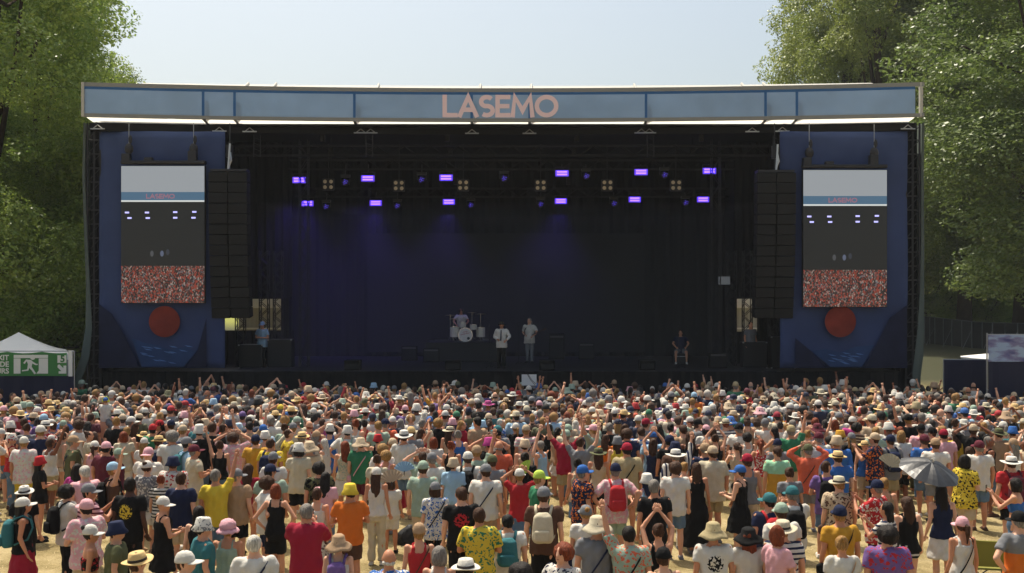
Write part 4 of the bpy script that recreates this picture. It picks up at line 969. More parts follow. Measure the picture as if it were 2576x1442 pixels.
# ------------------------------------------------------------------ the crowd, one row per person: u v pose hat/hair top bottom extra height
TILES = {'M1': (0, 1300, 5.15), 'M2': (480, 1300, 5.15), 'M3': (960, 1300, 5.15), 'M4': (1440, 1300, 5.15), 'M5': (1920, 1300, 5.15), 'M6': (2400, 1300, 5.15), 'M7': (2839, 1300, 5.15),
         'T1': (0, 1150, 2.006), 'T2': (600, 1150, 2.006), 'T3': (1250, 1150, 2.006), 'T4': (1900, 1150, 2.006), 'T5': (2639, 1150, 2.006)}
CROWD = '''
M1
60 110 s ca.pink ts.grey sho.denim
290 100 s bu.white ts.white*navy sho.denim
470 20 s> ca.tan ts.magenta sho.khaki
630 130 s> ca.white ts.black sho.black
740 215 a bu.red ls.pink hot.black
850 130 s st.straw ts.tan
1065 105 aF ca.olive sh.blue+white sho.denim
1210 50 s sh.grey ts.grey
1520 80 s< sh.dark ts.black
1310 290 s> ca.brown ts.white
1480 380 s lo.dark ts.brown
2010 -40 p> ca.white ts.navy
2230 60 s lo.brown ts.grey
2440 -20 s sh.dark ts.tan
2440 145 c ca.white ts.white
2200 290 s> ca.white ts.navy
2270 400 s lo.brown ts.black
2080 550 s bo.red ts.cream
1490 540 a> bn.brown ts.cream
1230 610 s> ca.tan ts.olive tro.tan cb.navy
1060 550 s> pt.brown tk.beige hot.white
1585 700 s ca.white/pt.brown tk.pink
1780 710 s ca.pink/sh.dark ts.maroon sho.black
400 625 s ca.white sh.white+pink sho.yellow
190 570 s> bu.white+red tk.red
20 490 a ca.white tk.orange
665 950 a> bu.red/lo.dark ts.black hot.navy
1990 820 s> ca.sage tk.maroon sho.black
2420 645 s ca.white/lo.blond ts.white
2490 805 sF ca.pink ts.white
2470 1030 s ca.white/bn.brown ts.grey+white
1300 1090 s lo.dark ts.magenta sho.denim
1430 1120 s< sh.white ts.pink
1900 1050 r> ca.skyblue tk.brown sho.black bp.black 1.76
M2
270 -70 s sh.brown ts.purple
400 110 a ca.red ts.grey
630 200 s bu.pink ts.white=grey
90 415 s ca.red ts.green
400 345 s ca.navy ts.brown
600 430 s ca.beige ts.white sho.black cb.navy
840 280 c pt.brown tk.cream ski.black
1060 205 s ca.navy ts.grey
1110 -10 s bu.skyblue ts.white
1460 40 s st.cream sh.skyblue#white
1740 185 s ca.maroon ts.black
1600 205 s ca.purple ts.pink
1990 80 s bu.white ts.grey sho.khaki cb.black
2150 190 s tr.straw sh.white
2470 125 s ca.white ts.navy
2240 90 w ca.yellow ts.grey
1530 400 s bu.skyblue+white/lo.dark tk.white
1095 395 s sh.brown ts.black tro.black - 1.86
1980 530 s bu.white tk.cream
1950 425 s ca.blue ts.skyblue
2310 410 s bn.brown ts.sage
2370 505 s> sh.brown ts.yellow sho.tan cb.brown
1820 590 s ca.navy ts.mustard sho.denim
2075 665 s sh.brown ts.yellow sho.tan bp.navy
190 605 s tr.straw ts.white sho.grey bp.navy
665 630 s> ca.grey ts.skyblue sho.grey bp.teal 1.78
790 760 a> ca.maroon ts.cream
1220 700 l bn.brown tk.black sho.denim
1440 565 w cu.brown sh.pink+white
430 1000 s bu.navy sh.white+red
2120 880 s ca.grey ts.white
2070 1085 s ca.navy ts.sage sho.grey
1700 1090 s lo.brown ts.crimson hot.denim
1150 1175 r sh.grey ts.yellow sho.denim - 1.76
1500 1180 s ca.grey ts.tan
570 1225 s sh.brown ts.navy sho.beige - 1.76
230 1275 s bn.red ts.white=black sho.white - 1.45
M3
340 60 w ca.white ts.sage
120 80 s sh.brown ts.grey
550 140 s> ca.navy ts.white
680 200 w sh.brown ts.white sho.black
370 245 s> ca.black ts.grey
740 385 s pt.dark ts.white
470 330 s sh.brown dr.magenta
890 440 h bu.white ts.white sho.navy bp.sage 1.78
1000 180 s bu.pink ts.black
1310 230 s ca.navy ts.white
1180 350 a bn.dark tk.red
1530 325 s ca.navy ts.coral
1650 290 s ca.white ts.navy
1780 350 s lo.grey dr.navy
1960 260 sF cu.blond ts.white
1860 100 s ca.pink ts.purple
2150 340 s sh.grey ts.cream sho.tan
2270 290 s ca.blue ts.navy
2370 200 s lo.dark ts.teal
2130 500 c> lo.brown tk.red sho.khaki
2340 645 s bo.red ts.white
1960 460 s ca.straw ts.grey
130 540 s tr.straw ts.grey sho.grey
250 700 s su.beige ts.beige
70 730 s bu.white/bo.dark ts.cream sho.black - 1.78
850 710 s lo.red tk.cream+sage ski.white
1110 640 s su.beige ts.green sho.maroon cb.pink 1.72
1650 650 a ca.beige dl.crimson
1480 800 s cu.blond ts.white
1390 930 s bn.brown ts.cream
1540 880 s cu.blond tk.pink
1380 1140 s ca.white/lo.brown tk.white tro.cream - 1.68
2160 1030 s ca.sage ts.sage sho.beige - 1.76
2150 890 w sh.brown ts.sage
2310 890 s ca.grey/sh.grey ts.white
420 1060 s cu.dark ts.olive!black
520 1230 s lo.dark ts.pink jea.denim
1620 1340 f bo.brown ts.white sho.white - 1.35
M4
60 190 s ca.white ts.tan
250 200 s ca.green ts.navy tro.navy - 1.78
450 130 s ca.navy ts.olive sho.maroon - 1.78
600 210 s pt.dark tk.cream hot.navy
780 20 s st.magenta ts.purple
870 145 s sh.brown ts.teal jea.denim - 1.80
1050 70 sF cu.blond sh.green
1110 200 s cu.white ts.white
1120 330 s lo.blond ts.white sho.denim
1230 190 s cu.blond ts.brown
1400 -50 s lo.dark ts.grey
1640 30 s ca.pink ts.white
1650 180 s sh.grey ts.navy
1520 250 s sh.blond sh.brown
1700 300 s sh.blond ts.olive
1810 60 s ca.grey ts.grey
1880 230 s cu.blond sh.skyblue
1420 430 s ca.beige ts.white=pink sho.black cb.black 1.74
1810 420 s pt.dark tk.black hot.sage
2040 150 s sh.brown sh.grey+white
2150 50 s sh.brown ts.olive sho.black cb.black
2420 20 s ca.white ts.red
2110 330 s cu.grey ts.beige
2250 360 s lo.white ts.white
2120 420 s ca.sage ts.cream
2360 300 s sh.brown ts.pink
1950 500 s> pt.dark ts.tan
2090 510 b ca.sage ts.crimson sho.khaki
2530 130 s ca.white ts.orange sho.denim cb.brown 1.74
940 440 s ca.teal ts.grey
930 510 s> ca.black ts.white
800 640 w bu.magenta ts.black
140 450 s st.cream/lo.brown tk.beige
280 530 s bn.grey tk.blue
170 710 s bn.red tk.black
960 700 s ba.grey ts.coral sho.navy - 1.80
1660 700 s< sh.grey tk.skyblue sho.black
2330 640 b sh.brown ts.grey sho.khaki
1400 900 s bn.dark ts.black
200 980 s bu.beige sh.skyblue ski.navy
850 930 s ca.olive ts.grey
850 1020 s bn.brown tk.black+pink jea.denim
740 1085 s ca.grey ts.white sho.tan cb.navy 1.74
590 770 r ca.tan ts.sage
440 900 s ca.white ts.white sho.black bp.black
1310 1160 w ca.white ts.red ski.denim
1640 1190 s> ca.lime ts.green sho.black
2290 1000 s bn.dark tk.beige
2370 1100 s> ca.blue sh.navy+orange sho.red
M5
430 160 a ca.white ts.white
640 200 s ca.white/lo.dark ts.cream
780 60 s bu.red ts.cream
830 270 s ca.white ts.navy
960 320 s> ca.crimson ts.grey
1010 170 s ca.green ts.white
1340 200 s sh.dark ts.cream sho.black - 1.78
1350 100 s st.white ts.white
1510 290 s cu.brown ts.pink
1700 290 s< ca.white/pt.brown ts.cream#black hot.denim
2010 190 s ca.navy ts.beige sho.grey
2340 50 s su.beige sh.blue sho.navy cb.black 1.76
1970 430 s ca.pink/bo.dark ts.white
490 330 s ca.navy/lo.blond ts.white
350 400 s sh.grey ts.black
640 500 s cu.brown ts.navy
880 480 s sh.brown ts.white!blue
1180 430 s< lo.dark ts.navy tro.brown
1070 580 s ca.blue ts.skyblue
1360 600 s ca.navy ts.black
1450 710 s bu.navy sh.brown
2090 500 s sh.brown ts.tan
2130 590 c bn.brown tk.black
2520 410 s ca.black ts.white
290 600 s lo.brown ts.orange
480 620 s bu.grey/lo.brown tk.yellow
160 810 s st.olive/lo.brown tk.beige sho.black
640 730 s ca.crimson sh.khaki sho.olive cb.black 1.80
1090 670 c lo.brown dr.navy
1460 830 r st.white ls.white|navy
1950 730 s ca.tan ts.navy
2080 780 s ca.beige sh.cream sho.khaki - 1.82
2490 730 p pt.brown tk.beige
450 1070 h ca.navy sh.pink+white sho.sage bp.red 1.78
1450 1060 s cu.brown ts.white
1600 1100 s bn.blond bd.black tro.white
1810 1070 s lo.brown dl.black
980 1240 f bu.white tk.skyblue+red sho.white
2540 1100 a< ca.blue dr.black
M6
400 130 s su.pink ts.tan
640 40 s bu.white ts.black
660 130 s cu.white ts.skyblue
690 210 s ca.crimson ts.cream sho.grey
1000 220 s st.white ts.white sho.grey bp.navy
1220 210 s cu.brown ts.black
1370 50 s ca.brown ts.white sho.black cb.black
1500 20 s sh.brown ts.teal
1730 220 s ca.grey ts.white
1960 290 s ca.white ts.magenta
2200 140 s ba.grey ts.black
2350 10 s st.straw sh.green
2480 210 s< ca.green ts.grey sho.black bp.navy
2040 400 s> cu.dark ts.brown=beige
1500 350 s lo.dark ts.black
490 320 s ca.grey ts.white
190 300 s bo.brown tk.tan
60 410 s ca.navy ts.white
190 570 s cu.dark tk.white sho.black cb.black
650 470 p< lo.dark dr.beige
1200 520 w bn.blond tk.beige
1390 550 s ca.maroon ls.white sho.white - 1.78
1750 520 a bu.mustard ts.beige ski.olive cb.brown
1940 560 s ca.grey/lo.blond ts.black hot.black
2330 560 p< ca.beige sh.navy+orange tro.black - 1.78
2350 470 s sh.blond ts.sage
700 660 s ca.navy ts.grey
1210 750 w ca.olive ls.coral sho.grey cb.brown
1710 860 s tr.straw ts.blue sho.navy
1520 1040 a sh.brown ts.purple sho.denim bp.black
190 930 s ca.crimson tk.grey sho.beige - 1.80
690 800 s sh.brown ts.mustard^mint sho.grey - 1.76
900 1150 s bn.brown ts.grey
1730 1280 s tr.cream sh.beige+brown sho.beige cb.brown 1.74
M7
640 90 b tr.tan ts.white=black
640 250 l ca.black ts.black tro.olive - 1.84
900 110 s> cu.dark sh.white
1090 100 s> cu.dark ts.white sho.khaki cb.brown
1160 -40 s sh.brown ts.red
1310 110 p bu.white tk.beige
1500 150 s ca.grey sh.black+red
1550 60 s tr.straw ts.blue
1730 170 s st.white ts.white sho.white cb.brown
1940 50 s st.cream sh.orange+yellow
2170 60 s ca.black ts.white sho.grey bp.black
2420 70 s st.straw sh.white+navy
2390 460 s bu.blue ts.teal
330 600 s ca.navy ts.grey sho.khaki bp.navy
850 440 s ca.black ts.pink
1040 350 w sh.dark tk.white
1030 490 s ca.black ts.black
900 590 s ca.maroon ts.blue
1230 500 s ca.crimson ts.pink
1420 330 s> sh.brown ls.white+navy
1440 520 s lo.brown ts.yellow
1090 650 s ca.tan ts.white sho.grey
1820 690 s ca.maroon ts.white sho.denim - 1.78
2150 480 a st.olive ts.tan tro.olive
1580 940 a> bo.dark sh.yellow+black sho.beige - 1.74
2370 950 s st.white ts.red sho.black bp.maroon
T1
160 862 s tr.white/lo.dark ts.black sho.black
150 940 s> ca.white/lo.dark tk.black skl.crimson bp.teal
440 860 p> cu.dark ts.white tro.black bp.black
580 850 p> ca.grey ts.pink=maroon sho.denim
565 950 a< ca.pink sh.pink+white sho.beige
850 812 s sh.dark ts.black*yellow tro.black - 1.86 k4
1065 935 a> ca.white/bn.blond tk.black ski.black
760 1095 s> bu.navy ts.olive sho.beige
590 1118 s> ca.white/bn.dark bd.black+red ski.black
900 1290 s tr.straw sh.white
1325 1070 s> bu.white+grey ts.teal sho.beige
1210 1290 s> ca.white ts.white
1300 1000 s lo.dark tk.black sho.denim
T2
285 1090 s rf.pink tk.sage ski.sage
460 1190 s sh.white ts.white tro.grey cb.navy
600 858 h bo.red tk.black sho.black
545 818 h> cu.brown ts.white sho.navy
800 985 p sh.grey sh.crimson tro.grey - 1.80
872 880 s sh.brown tk.white ski.white+brown
1085 850 a bu.yellow ts.orange sho.brown - 1.72
1010 1180 s su.tan tk.white sho.denim bp.purple
1340 1280 s ba.white sh.blue+white
T3
340 840 s ca.grey/bo.brown sh.white+blue tro.black cb.black
510 875 s sh.brown ts.black*red tro.black
235 1105 s ca.tan tk.red sho.grey cb.brown
365 1265 s bo.grey tk.white
540 1335 s tr.white ts.maroon
628 1010 a sh.brown sh.yellow+green sho.red - 1.76
815 1055 s sh.black ts.white tro.black bp.teal 1.58
1050 870 s ca.grey ts.brown tro.black bp.cream 1.80
1175 1245 aF> cu.red ts.white+navy
895 1370 s cu.dark ts.tan
T4
470 825 s sh.grey ts.black sho.black - 1.82
95 1060 s su.cream ts.grey sho.khaki cb.navy 1.78
20 990 s ca.grey/bn.blond ts.white sho.denim cb.navy
305 1130 l sh.dark sh.sage+coral sho.grey cb.black
495 1115 c bn.brown tk.black sho.denim
530 1265 s ca.black tk.tan
855 1100 s su.khaki ts.white*black sho.tan - 1.76
1085 1135 s su.black/lo.red ts.white
1275 1130 a> bo.red ts.pink sho.white - 1.74
1310 1085 s st.cream ts.white=navy sho.denim
1220 910 s ca.teal ts.navy sho.black bp.red
1300 975 s ca.sage ts.white sho.khaki
1370 865 p ca.teal ts.white sho.denim bp.black
T5
200 990 s ca.navy ts.mustard tro.brown cb.black
215 1195 s bn.blond ts.white sho.navy cb.tan
445 825 p< ca.navy sh.red+white sho.navy
490 815 s sh.blond tk.tan
510 975 p< lo.dark ts.white=navy tro.navy
510 1130 s cu.dark sh.purple+red sho.navy - 1.78
640 940 s lo.brown tk.black hot.black=white
868 862 s lo.dark tk.navy ski.white - 1.70 umb
1000 1065 s ca.pink/pt.brown tk.white ski.white cb.black
1352 820 p< bo.dark bd.blue tro.denim
1372 1030 h ca.black ts.orange^grey sho.black - 1.78
'''
YAW = {'>': -55, '<': 55, 'F': 180}
def parse(tok):
    hat = hatc = hair = hairc = ''
    for q in tok.split('/'):
        a, c = q.split('.')
        if a in HATN: hat, hatc = a, c
        else: hair, hairc = a, c
    return hat, hatc, hair, hairc
PEOPLE = []; rp_ = random.Random(11)
tile = None
for line in CROWD.strip().splitlines():
    t = line.split()
    if len(t) == 1: tile = TILES[t[0]]; continue
    u, v = float(t[0]), float(t[1]); px = (tile[0]+u/tile[2])*2576/3339; py = (tile[1]+v/tile[2])*2576/3339
    P = dict(pose=t[2][0]); yaw = 0
    for ch in t[2][1:]: yaw = YAW[ch] if not yaw else yaw+YAW[ch]*.5
    P['hat'], P['hatc'], P['hair'], P['hairc'] = parse(t[3])
    a, c = t[4].split('.'); P['top'], P['topc'] = a, c
    rest = t[5:]; P['bot'] = P['botc'] = ''; P['bag'] = None; P['skin'] = rp_.choice([0, 0, 1, 1, 2, 2]); H = None; P['umb'] = False
    if rest and '.' in rest[0] and rest[0].split('.')[0] in BOTN: P['bot'], P['botc'] = rest[0].split('.'); rest = rest[1:]
    for q in rest:
        if q[:3] in ('bp.', 'cb.'): P['bag'] = (q[:2], q[3:])
        elif q[0] == 'k': P['skin'] = int(q[1])
        elif q == 'umb': P['umb'] = True
        elif q != '-': H = float(q)
    if not P['hair']: P['hair'], P['hairc'] = 'sh', rp_.choice(['brown', 'brown', 'dark', 'grey', 'blond'])
    P['botr'] = not P['bot']
    P['fem'] = is_fem(P)
    if not P['bot'] and P['top'] not in ('dr', 'dl'):
        P['bot'], P['botc'] = rp_.choice([('sho', 'denim'), ('sho', 'khaki'), ('sho', 'black'), ('jea', 'denim'), ('sho', 'grey'), ('sho', 'beige')]) if not P['fem'] else rp_.choice([('sho', 'denim'), ('ski', 'white'), ('sho', 'white'), ('jea', 'denim'), ('ski', 'black')])
    P['H'] = H or (1.64 if P['fem'] else 1.73)*rp_.uniform(.985, 1.015)
    th = P['H']+(.035 if P['hat'] else .01)
    Y = F*(HC-th)/(py-HY); P['y'] = Y; P['x'] = (px-CX)*Y/F; P['px'], P['py'] = px, py
    P['yaw'] = R(yaw+rp_.uniform(-12, 12)); P['hand'] = True
    PEOPLE.append(P)
# more people where the photo shows a dense crowd further forward
SKT = [('ts', 34), ('sh', 10), ('tk', 18), ('ls', 3), ('dr', 4)]
TC = ['white']*9+['black']*3+['grey']*2+['grey']*4+['black']*7+['navy']*5+['cream', 'beige', 'tan']*2+['skyblue', 'blue', 'teal', 'green', 'sage', 'olive', 'olive', 'pink', 'red', 'crimson', 'maroon', 'mustard', 'coral', 'orange', 'purple', 'brown', 'white+navy', 'navy+white', 'white=navy', 'blue+white', 'red+white']
HT = [('', 54), ('ca', 34), ('bu', 11), ('st', 6), ('tr', 5), ('su', 2)]
HCc = ['white']*9+['beige']*3+['grey']*3+['navy']*4+['black']*4+['red', 'maroon', 'pink', 'skyblue', 'blue', 'olive', 'sage', 'khaki', 'khaki', 'tan', 'tan', 'cream', 'cream', 'beige']
def wch(L): return rp_.choices([a for a, b in L], [b for a, b in L])[0]
def rnd_person(x, y):
    P = dict(hat=wch(HT), top=wch(SKT)); P['hatc'] = rp_.choice(HCc) if P['hat'] not in ('st', 'tr') else rp_.choice(['straw', 'straw', 'cream', 'white', 'beige'])
    P['hair'] = rp_.choice(['sh']*7+['lo', 'lo', 'bo', 'pt', 'bn', 'cu', 'cu', 'ba']) if P['top'] not in ('dr', 'tk') else rp_.choice(['lo', 'pt', 'bn', 'bo', 'sh', 'lo'])
    if P['hat'] and P['hair'] in ('bn', 'cu', 'ba'): P['hair'] = 'sh'
    P['hairc'] = rp_.choice(['brown']*5+['dark']*4+['blond']*3+['grey']*3+['red', 'white'])
    P['topc'] = rp_.choice(TC); P['fem'] = is_fem(P)
    P['bot'], P['botc'] = ('', '') if P['top'] == 'dr' else rp_.choice([('sho', 'denim'), ('sho', 'khaki'), ('sho', 'black'), ('jea', 'denim'), ('sho', 'grey'), ('sho', 'beige'), ('sho', 'navy')])
    P['pose'] = rp_.choice('sssssssssssssssssssssaaaaaaaaffppphhhcwbrlwpp'); P['H'] = (rp_.gauss(1.64, .06) if P['fem'] else rp_.gauss(1.76, .08)); P['skin'] = rp_.choice([0, 0, 1, 1, 2, 2, 3])
    P['x'], P['y'] = x, y; P['yaw'] = R(rp_.gauss(0, 22) if rp_.random() < .8 else rp_.gauss(0, 90)); P['bag'] = None; P['umb'] = False; P['hand'] = False; P['botr'] = True
    P['py'] = HY+F*(HC-P['H'])/y; P['px'] = CX+F*x/y
    return P
grid = {}
def near_any(x, y, r):
    gx, gy = int(x//1), int(y//1)
    for i in (-1, 0, 1):
        for j in (-1, 0, 1):
            for (a, b) in grid.get((gx+i, gy+j), ()):
                if (a-x)**2+(b-y)**2 < r*r: return True
    return False
def put(x, y): grid.setdefault((int(x//1), int(y//1)), []).append((x, y))
# keep hand placed people from standing inside one another: nudge in depth
PEOPLE.sort(key=lambda p: p['y'])
for P in PEOPLE:
    k = 0
    while near_any(P['x'], P['y'], .36) and k < 14:
        P['y'] += .06; P['x'] = (P['px']-CX)*P['y']/F; k += 1
    put(P['x'], P['y'])
FAR = []
tries = 0
while tries < 26000:
    tries += 1
    y = rp_.uniform(21.5, 35.9); xl = -(1288+25)*y/F; xr = (1288+25)*y/F
    x = rp_.uniform(xl, xr)
    dens = min(1, (y-21.5)/5.0)
    if y > 34.9 and not (-14 < x < 14.2 and rp_.random() < .5): continue
    if y > 33 and x > 16.2: continue
    if y > 33.2 and x < -14.6: continue
    r_ = .56-.13*dens
    if rp_.random() > dens+.25 and y < 27: continue
    r_ *= 1.03+.55*noise.noise(Vector((x*.45, y*.9, 3.3)))
    if near_any(x, y, max(r_, .34)): continue
    # in rows that were read from the photo, fill only real gaps
    px, py = CX+F*x/y, HY+F*(HC-1.72)/y
    if abs(px-266) < 26 and y < 27.3: continue          # the parent with the child on the shoulders stays in view
    if y < 26.5:
        wx, wy = (24, 24) if y < 24.3 else (18, 14)
        if any(abs(q['px']-px) < wx and abs(q['py']-py) < wy for q in PEOPLE): continue
    put(x, y); FAR.append(rnd_person(x, y))
FAR.sort(key=lambda p: p['y'])
for P in PEOPLE+FAR:
    P['wide'] = rp_.uniform(.98, 1.12) if not P['fem'] else rp_.uniform(.96, 1.1); P['var'] = rp_.randint(0, 1) if P['y'] < 20 else 0
    P['tilt'] = R(rp_.uniform(-4, 8)); P['hyaw'] = R(rp_.gauss(0, 14)); P['shoe'] = rp_.choice(['white', 'white', 'black', 'tan', 'grey', 'brown'])
ALL = sorted(PEOPLE+FAR, key=lambda p: p['y'])
IND = ALL[:296]; REST = ALL[296:]
print('people', len(PEOPLE), 'filled', len(FAR), 'rest', len(REST), 'cut y', IND[-1]['y'])

# labels
CW = dict(skyblue='light blue', magenta='magenta', denim='denim blue', crimson='deep red', cream='cream')
def cw(c):
    base = c; w_ = ''
    for ch, p in (('+', 'patterned'), ('=', 'striped'), ('|', 'striped'), ('#', 'checked'), ('^', 'two tone'), ('*', 'printed'), ('~', 'faded'), ('!', 'patterned')):
        if ch in c:
            a, b = c.split(ch)
            if ch == '*': return 'printed %s' % CW.get(a, a)
            return '%s%s and %s' % ({'=': 'striped ', '|': 'striped ', '#': 'checked ', '^': 'two tone '}.get(ch, ''), CW.get(a, a), CW.get(b, b))
    return CW.get(c, c)
TW = dict(ts='t-shirt', sh='shirt', ls='long sleeved shirt', tk='tank top', dr='dress', dl='long dress', bd='bandeau top')
BW = dict(sho='shorts', hot='short shorts', tro='trousers', jea='jeans', ski='skirt', skl='long skirt')
HW = dict(ca='cap', bu='bucket hat', st='wide straw hat', tr='trilby', su='sun hat', fl='reed hat', rf='ruffled hat')
HRW = dict(sh='short', lo='long', bo='bobbed', pt='ponytailed', bn='pinned up', cu='curly', ba='thin')
PW = dict(a='arms folded', h='hands on hips', c='clapping overhead', r='one arm raised', l='one arm raised', p='hands held up in front', w='hands at head', b='both arms raised', f='one hand forward')
def head_ph(P):
    if P['hat']: return '%s %s' % (cw(P['hatc']), HW[P['hat']])
    return '%s %s hair' % (HRW[P['hair']], 'dark' if P['hairc'] == 'black' else P['hairc'])
def short_ph(P): return '%s %s' % (cw(P['topc']), TW[P['top']])
def base_label(P, lvl=0):
    s = 'person with %s, %s' % (head_ph(P), short_ph(P))
    if lvl >= 1 and P['pose'] in PW: s += ', '+PW[P['pose']]
    if lvl >= 2 and P['bot'] and (P['hand'] and not P['botr']): s += ', %s %s' % (cw(P['botc']), BW[P['bot']])
    if lvl >= 3 and P['hair'] and P['hat'] and P['hair'] in ('lo', 'bn', 'pt', 'bo'): s += ', %s %s hair' % (HRW[P['hair']], P['hairc'])
    return s
from collections import Counter
def assign_labels(L):
    cnt0 = [Counter(base_label(P, k) for P in L) for k in range(4)]
    heads = Counter(head_ph(P) for P in L); tops = Counter(short_ph(P) for P in L)
    used = set()
    for P in L:
        lab = None
        for k in range(4):
            b = base_label(P, k)
            if cnt0[k][b] == 1 and len(b.split()) <= 16: lab = b; break
        if not lab:
            near = sorted((q for q in L if q is not P), key=lambda q: (q['px']-P['px'])**2+((q['py']-P['py'])*1.5)**2)[:12]
            for k in (0, 1):
                for q in near:
                    dx, dy = q['px']-P['px'], q['py']-P['py']
                    rel = ('just left of' if dx > 0 else 'just right of') if abs(dx) > abs(dy) else ('behind' if dy < 0 and False else ('in front of' if dy > 0 and False else ('just beyond' if dy > 0 else 'nearer than')))
                    for ph in ('the %s' % short_ph(q), 'the %s' % head_ph(q)):
                        c = base_label(P, k)+' '+rel+' '+ph
                        if len(c.split()) <= 16 and c not in used and not lab: lab = c
                if lab: break
        P['label'] = lab or base_label(P, 1); used.add(P['label'])
assign_labels(IND)
for i, P in enumerate(IND):
    b = make_person(P, near=P['y'] < 23)
    tag(b, P['label'], 'person', 'festival crowd standing before the stage')
    if P['bag']:
        kind, col = P['bag']; g_ = backpack(P, col) if kind == 'bp' else crossbag(P, col)
        g_.location = b.location; g_.rotation_euler = b.rotation_euler; g_.scale = b.scale
        if P['top'] in ('ts', 'sh', 'ls') and kind == 'cb': g_.scale = (b.scale[0]*1.12, b.scale[1]*1.12, b.scale[2])
        if P['top'] in ('ts', 'sh', 'ls') and kind == 'bp': g_.location = b.location+Vector((0, -.02, 0))
        g_['label'] = ' '.join(('%s %s worn by the %s' % (cw(col), 'backpack' if kind == 'bp' else 'crossbody bag', P['label'])).replace('person with ', 'person in ').split()[:16]).rstrip(',')
    P['obj'] = b

# ------------------------------------------------------------------ the rest of the crowd, farther forward: one mesh
LOW = {}
def low(kind, *a):
    k = (kind,)+a
    if k not in LOW:
        if kind == 'body': mb = MB(); body_raw(mb, a[0], a[1], False)
        elif kind == 'gar': mb = garment_raw(a[0], a[1], a[2], False)
        elif kind == 'hair': mb = hair_mesh(a[0], False)
        else: mb = hat_mesh(a[0], False)
        V = np.array(mb.v, dtype=np.float64)
        if kind in ('hair', 'hat'): V = V+np.array(HC0)
        LOW[k] = (V, mb.f)
    return LOW[k]
AV, AF, AC = [], [], []; off = 0
def addlow(item, c, M, T):
    global off
    V, Fc = item; AV.append(V @ M.T+T); AF.extend([tuple(i+off for i in f) for f in Fc]); AC.extend([c]*len(Fc)); off += len(V)
for P in REST:
    s = P['H']/1.75; cy, sy = math.cos(P['yaw']), math.sin(P['yaw'])
    M = np.array([[cy, -sy, 0], [sy, cy, 0], [0, 0, 1]]) @ np.diag([s*P['wide'], s*P['wide'], s]); T = np.array([P['x'], P['y'], 0])
    C = lambda n: rgb(COLS[n.replace('=', '+').replace('!', '+').replace('|', '+').replace('#', '+').replace('*', '+').replace('^', '+').split('+')[0]])
    addlow(low('body', P['pose'], P['fem']), rgb(SKINC[P['skin']]), M, T)
    if P['top'] in TOPN: addlow(low('gar', P['top'], P['pose'], P['fem']), C(P['topc']), M, T)
    if P['bot']: addlow(low('gar', P['bot'], P['pose'], P['fem']), C(P['botc']), M, T)
    if P['hair']: addlow(low('hair', P['hair']), rgb(HAIRC[P['hairc']]), M, T)
    if P['hat']: addlow(low('hat', P['hat']), C(P['hatc']), M, T)
me = bpy.data.meshes.new('crowd'); V = np.concatenate(AV)
me.from_pydata([tuple(v) for v in V], [], AF)
me.polygons.foreach_set('use_smooth', [True]*len(AF))
at = me.attributes.new('tint', 'FLOAT_COLOR', 'FACE'); at.data.foreach_set('color', np.array(AC, dtype=np.float32).ravel())
mc = bpy.data.materials.new('crowd_clothes'); mc.use_nodes = True
_n = mc.node_tree; _a = _n.nodes.new('ShaderNodeAttribute'); _a.attribute_name = 'tint'; _n.links.new(_a.outputs['Color'], _n.nodes['Principled BSDF'].inputs['Base Color']); _n.nodes['Principled BSDF'].inputs['Roughness'].default_value = .8
me.materials.append(mc)
co = bpy.data.objects.new('distant_crowd', me); COL.objects.link(co); tag(co, 'dense mass of people with hats and raised arms filling the ground up to the stage', 'crowd', kind='stuff')
# ------------------------------------------------------------------ things held by people
up_ = [P for P in IND if P['umb']][0]
uc = W(2342, 975, up_['y']-.1)
um = thing('umbrella', (up_['x']+.3, up_['y']-.05, 0), 'grey umbrella held up by the person in the navy tank top', 'umbrella')
U = Vector(um.location)
top = Vector((WX(2344, U.y), U.y, WZ(1163, U.y)))-U
d = MB(); n = 8; ring = 5; vs = [(0, 0, 0)]
rad = 74*U.y/F*1.02
for j in range(1, ring+1):
    t = j/ring
    for i in range(n*4):
        a = 2*math.pi*i/(n*4); sc_ = .5*(1+math.cos(n*a)); r_ = rad*t*(1-.07*(1-sc_)*t)
        vs.append((r_*math.cos(a), r_*math.sin(a), -.36*rad*t**1.9+(-.035*(1-sc_)*t*(1-t)*4*.6)))
m_ = n*4
fs = [(0, 1+i, 1+(i+1) % m_) for i in range(m_)]+[(1+(j-1)*m_+i, 1+j*m_+i, 1+j*m_+(i+1) % m_, 1+(j-1)*m_+(i+1) % m_) for j in range(1, ring) for i in range(m_)]
d.add(vs, fs)
tilt = Euler((R(20), R(9), 0)).to_matrix()
d.v = [tuple(tilt @ Vector(v)+top) for v in d.v]
cn = d.obj('canopy', mat('umbrella_grey', '37383b', .42, .4, trans=.03), um, smooth=False); so = cn.modifiers.new('s', 'SOLIDIFY'); so.thickness = .004
hand = Vector((up_['x']+.25, up_['y']+.1, 1.25))-U
d = MB(); d.bar(top+Vector((0, 0, .06)), hand-(top-hand).normalized()*.15, .008); d.obj('shaft', mchrome, um)
d = MB(); d.bar(hand-(top-hand).normalized()*.15, hand, .017); d.obj('handle', mlamp, um)
for k in range(8):
    a = 2*math.pi*k/8; e = tilt @ Vector((rad*math.cos(a), rad*math.sin(a), -.36*rad-.008))+top
    q = tilt @ Vector((rad*.5*math.cos(a), rad*.5*math.sin(a), -.36*rad*.25-.015))+top
    d = MB(); d.tube([top-Vector((0, 0, .015)), q, e], .004, 4); d.obj('rib', mchrome, um)
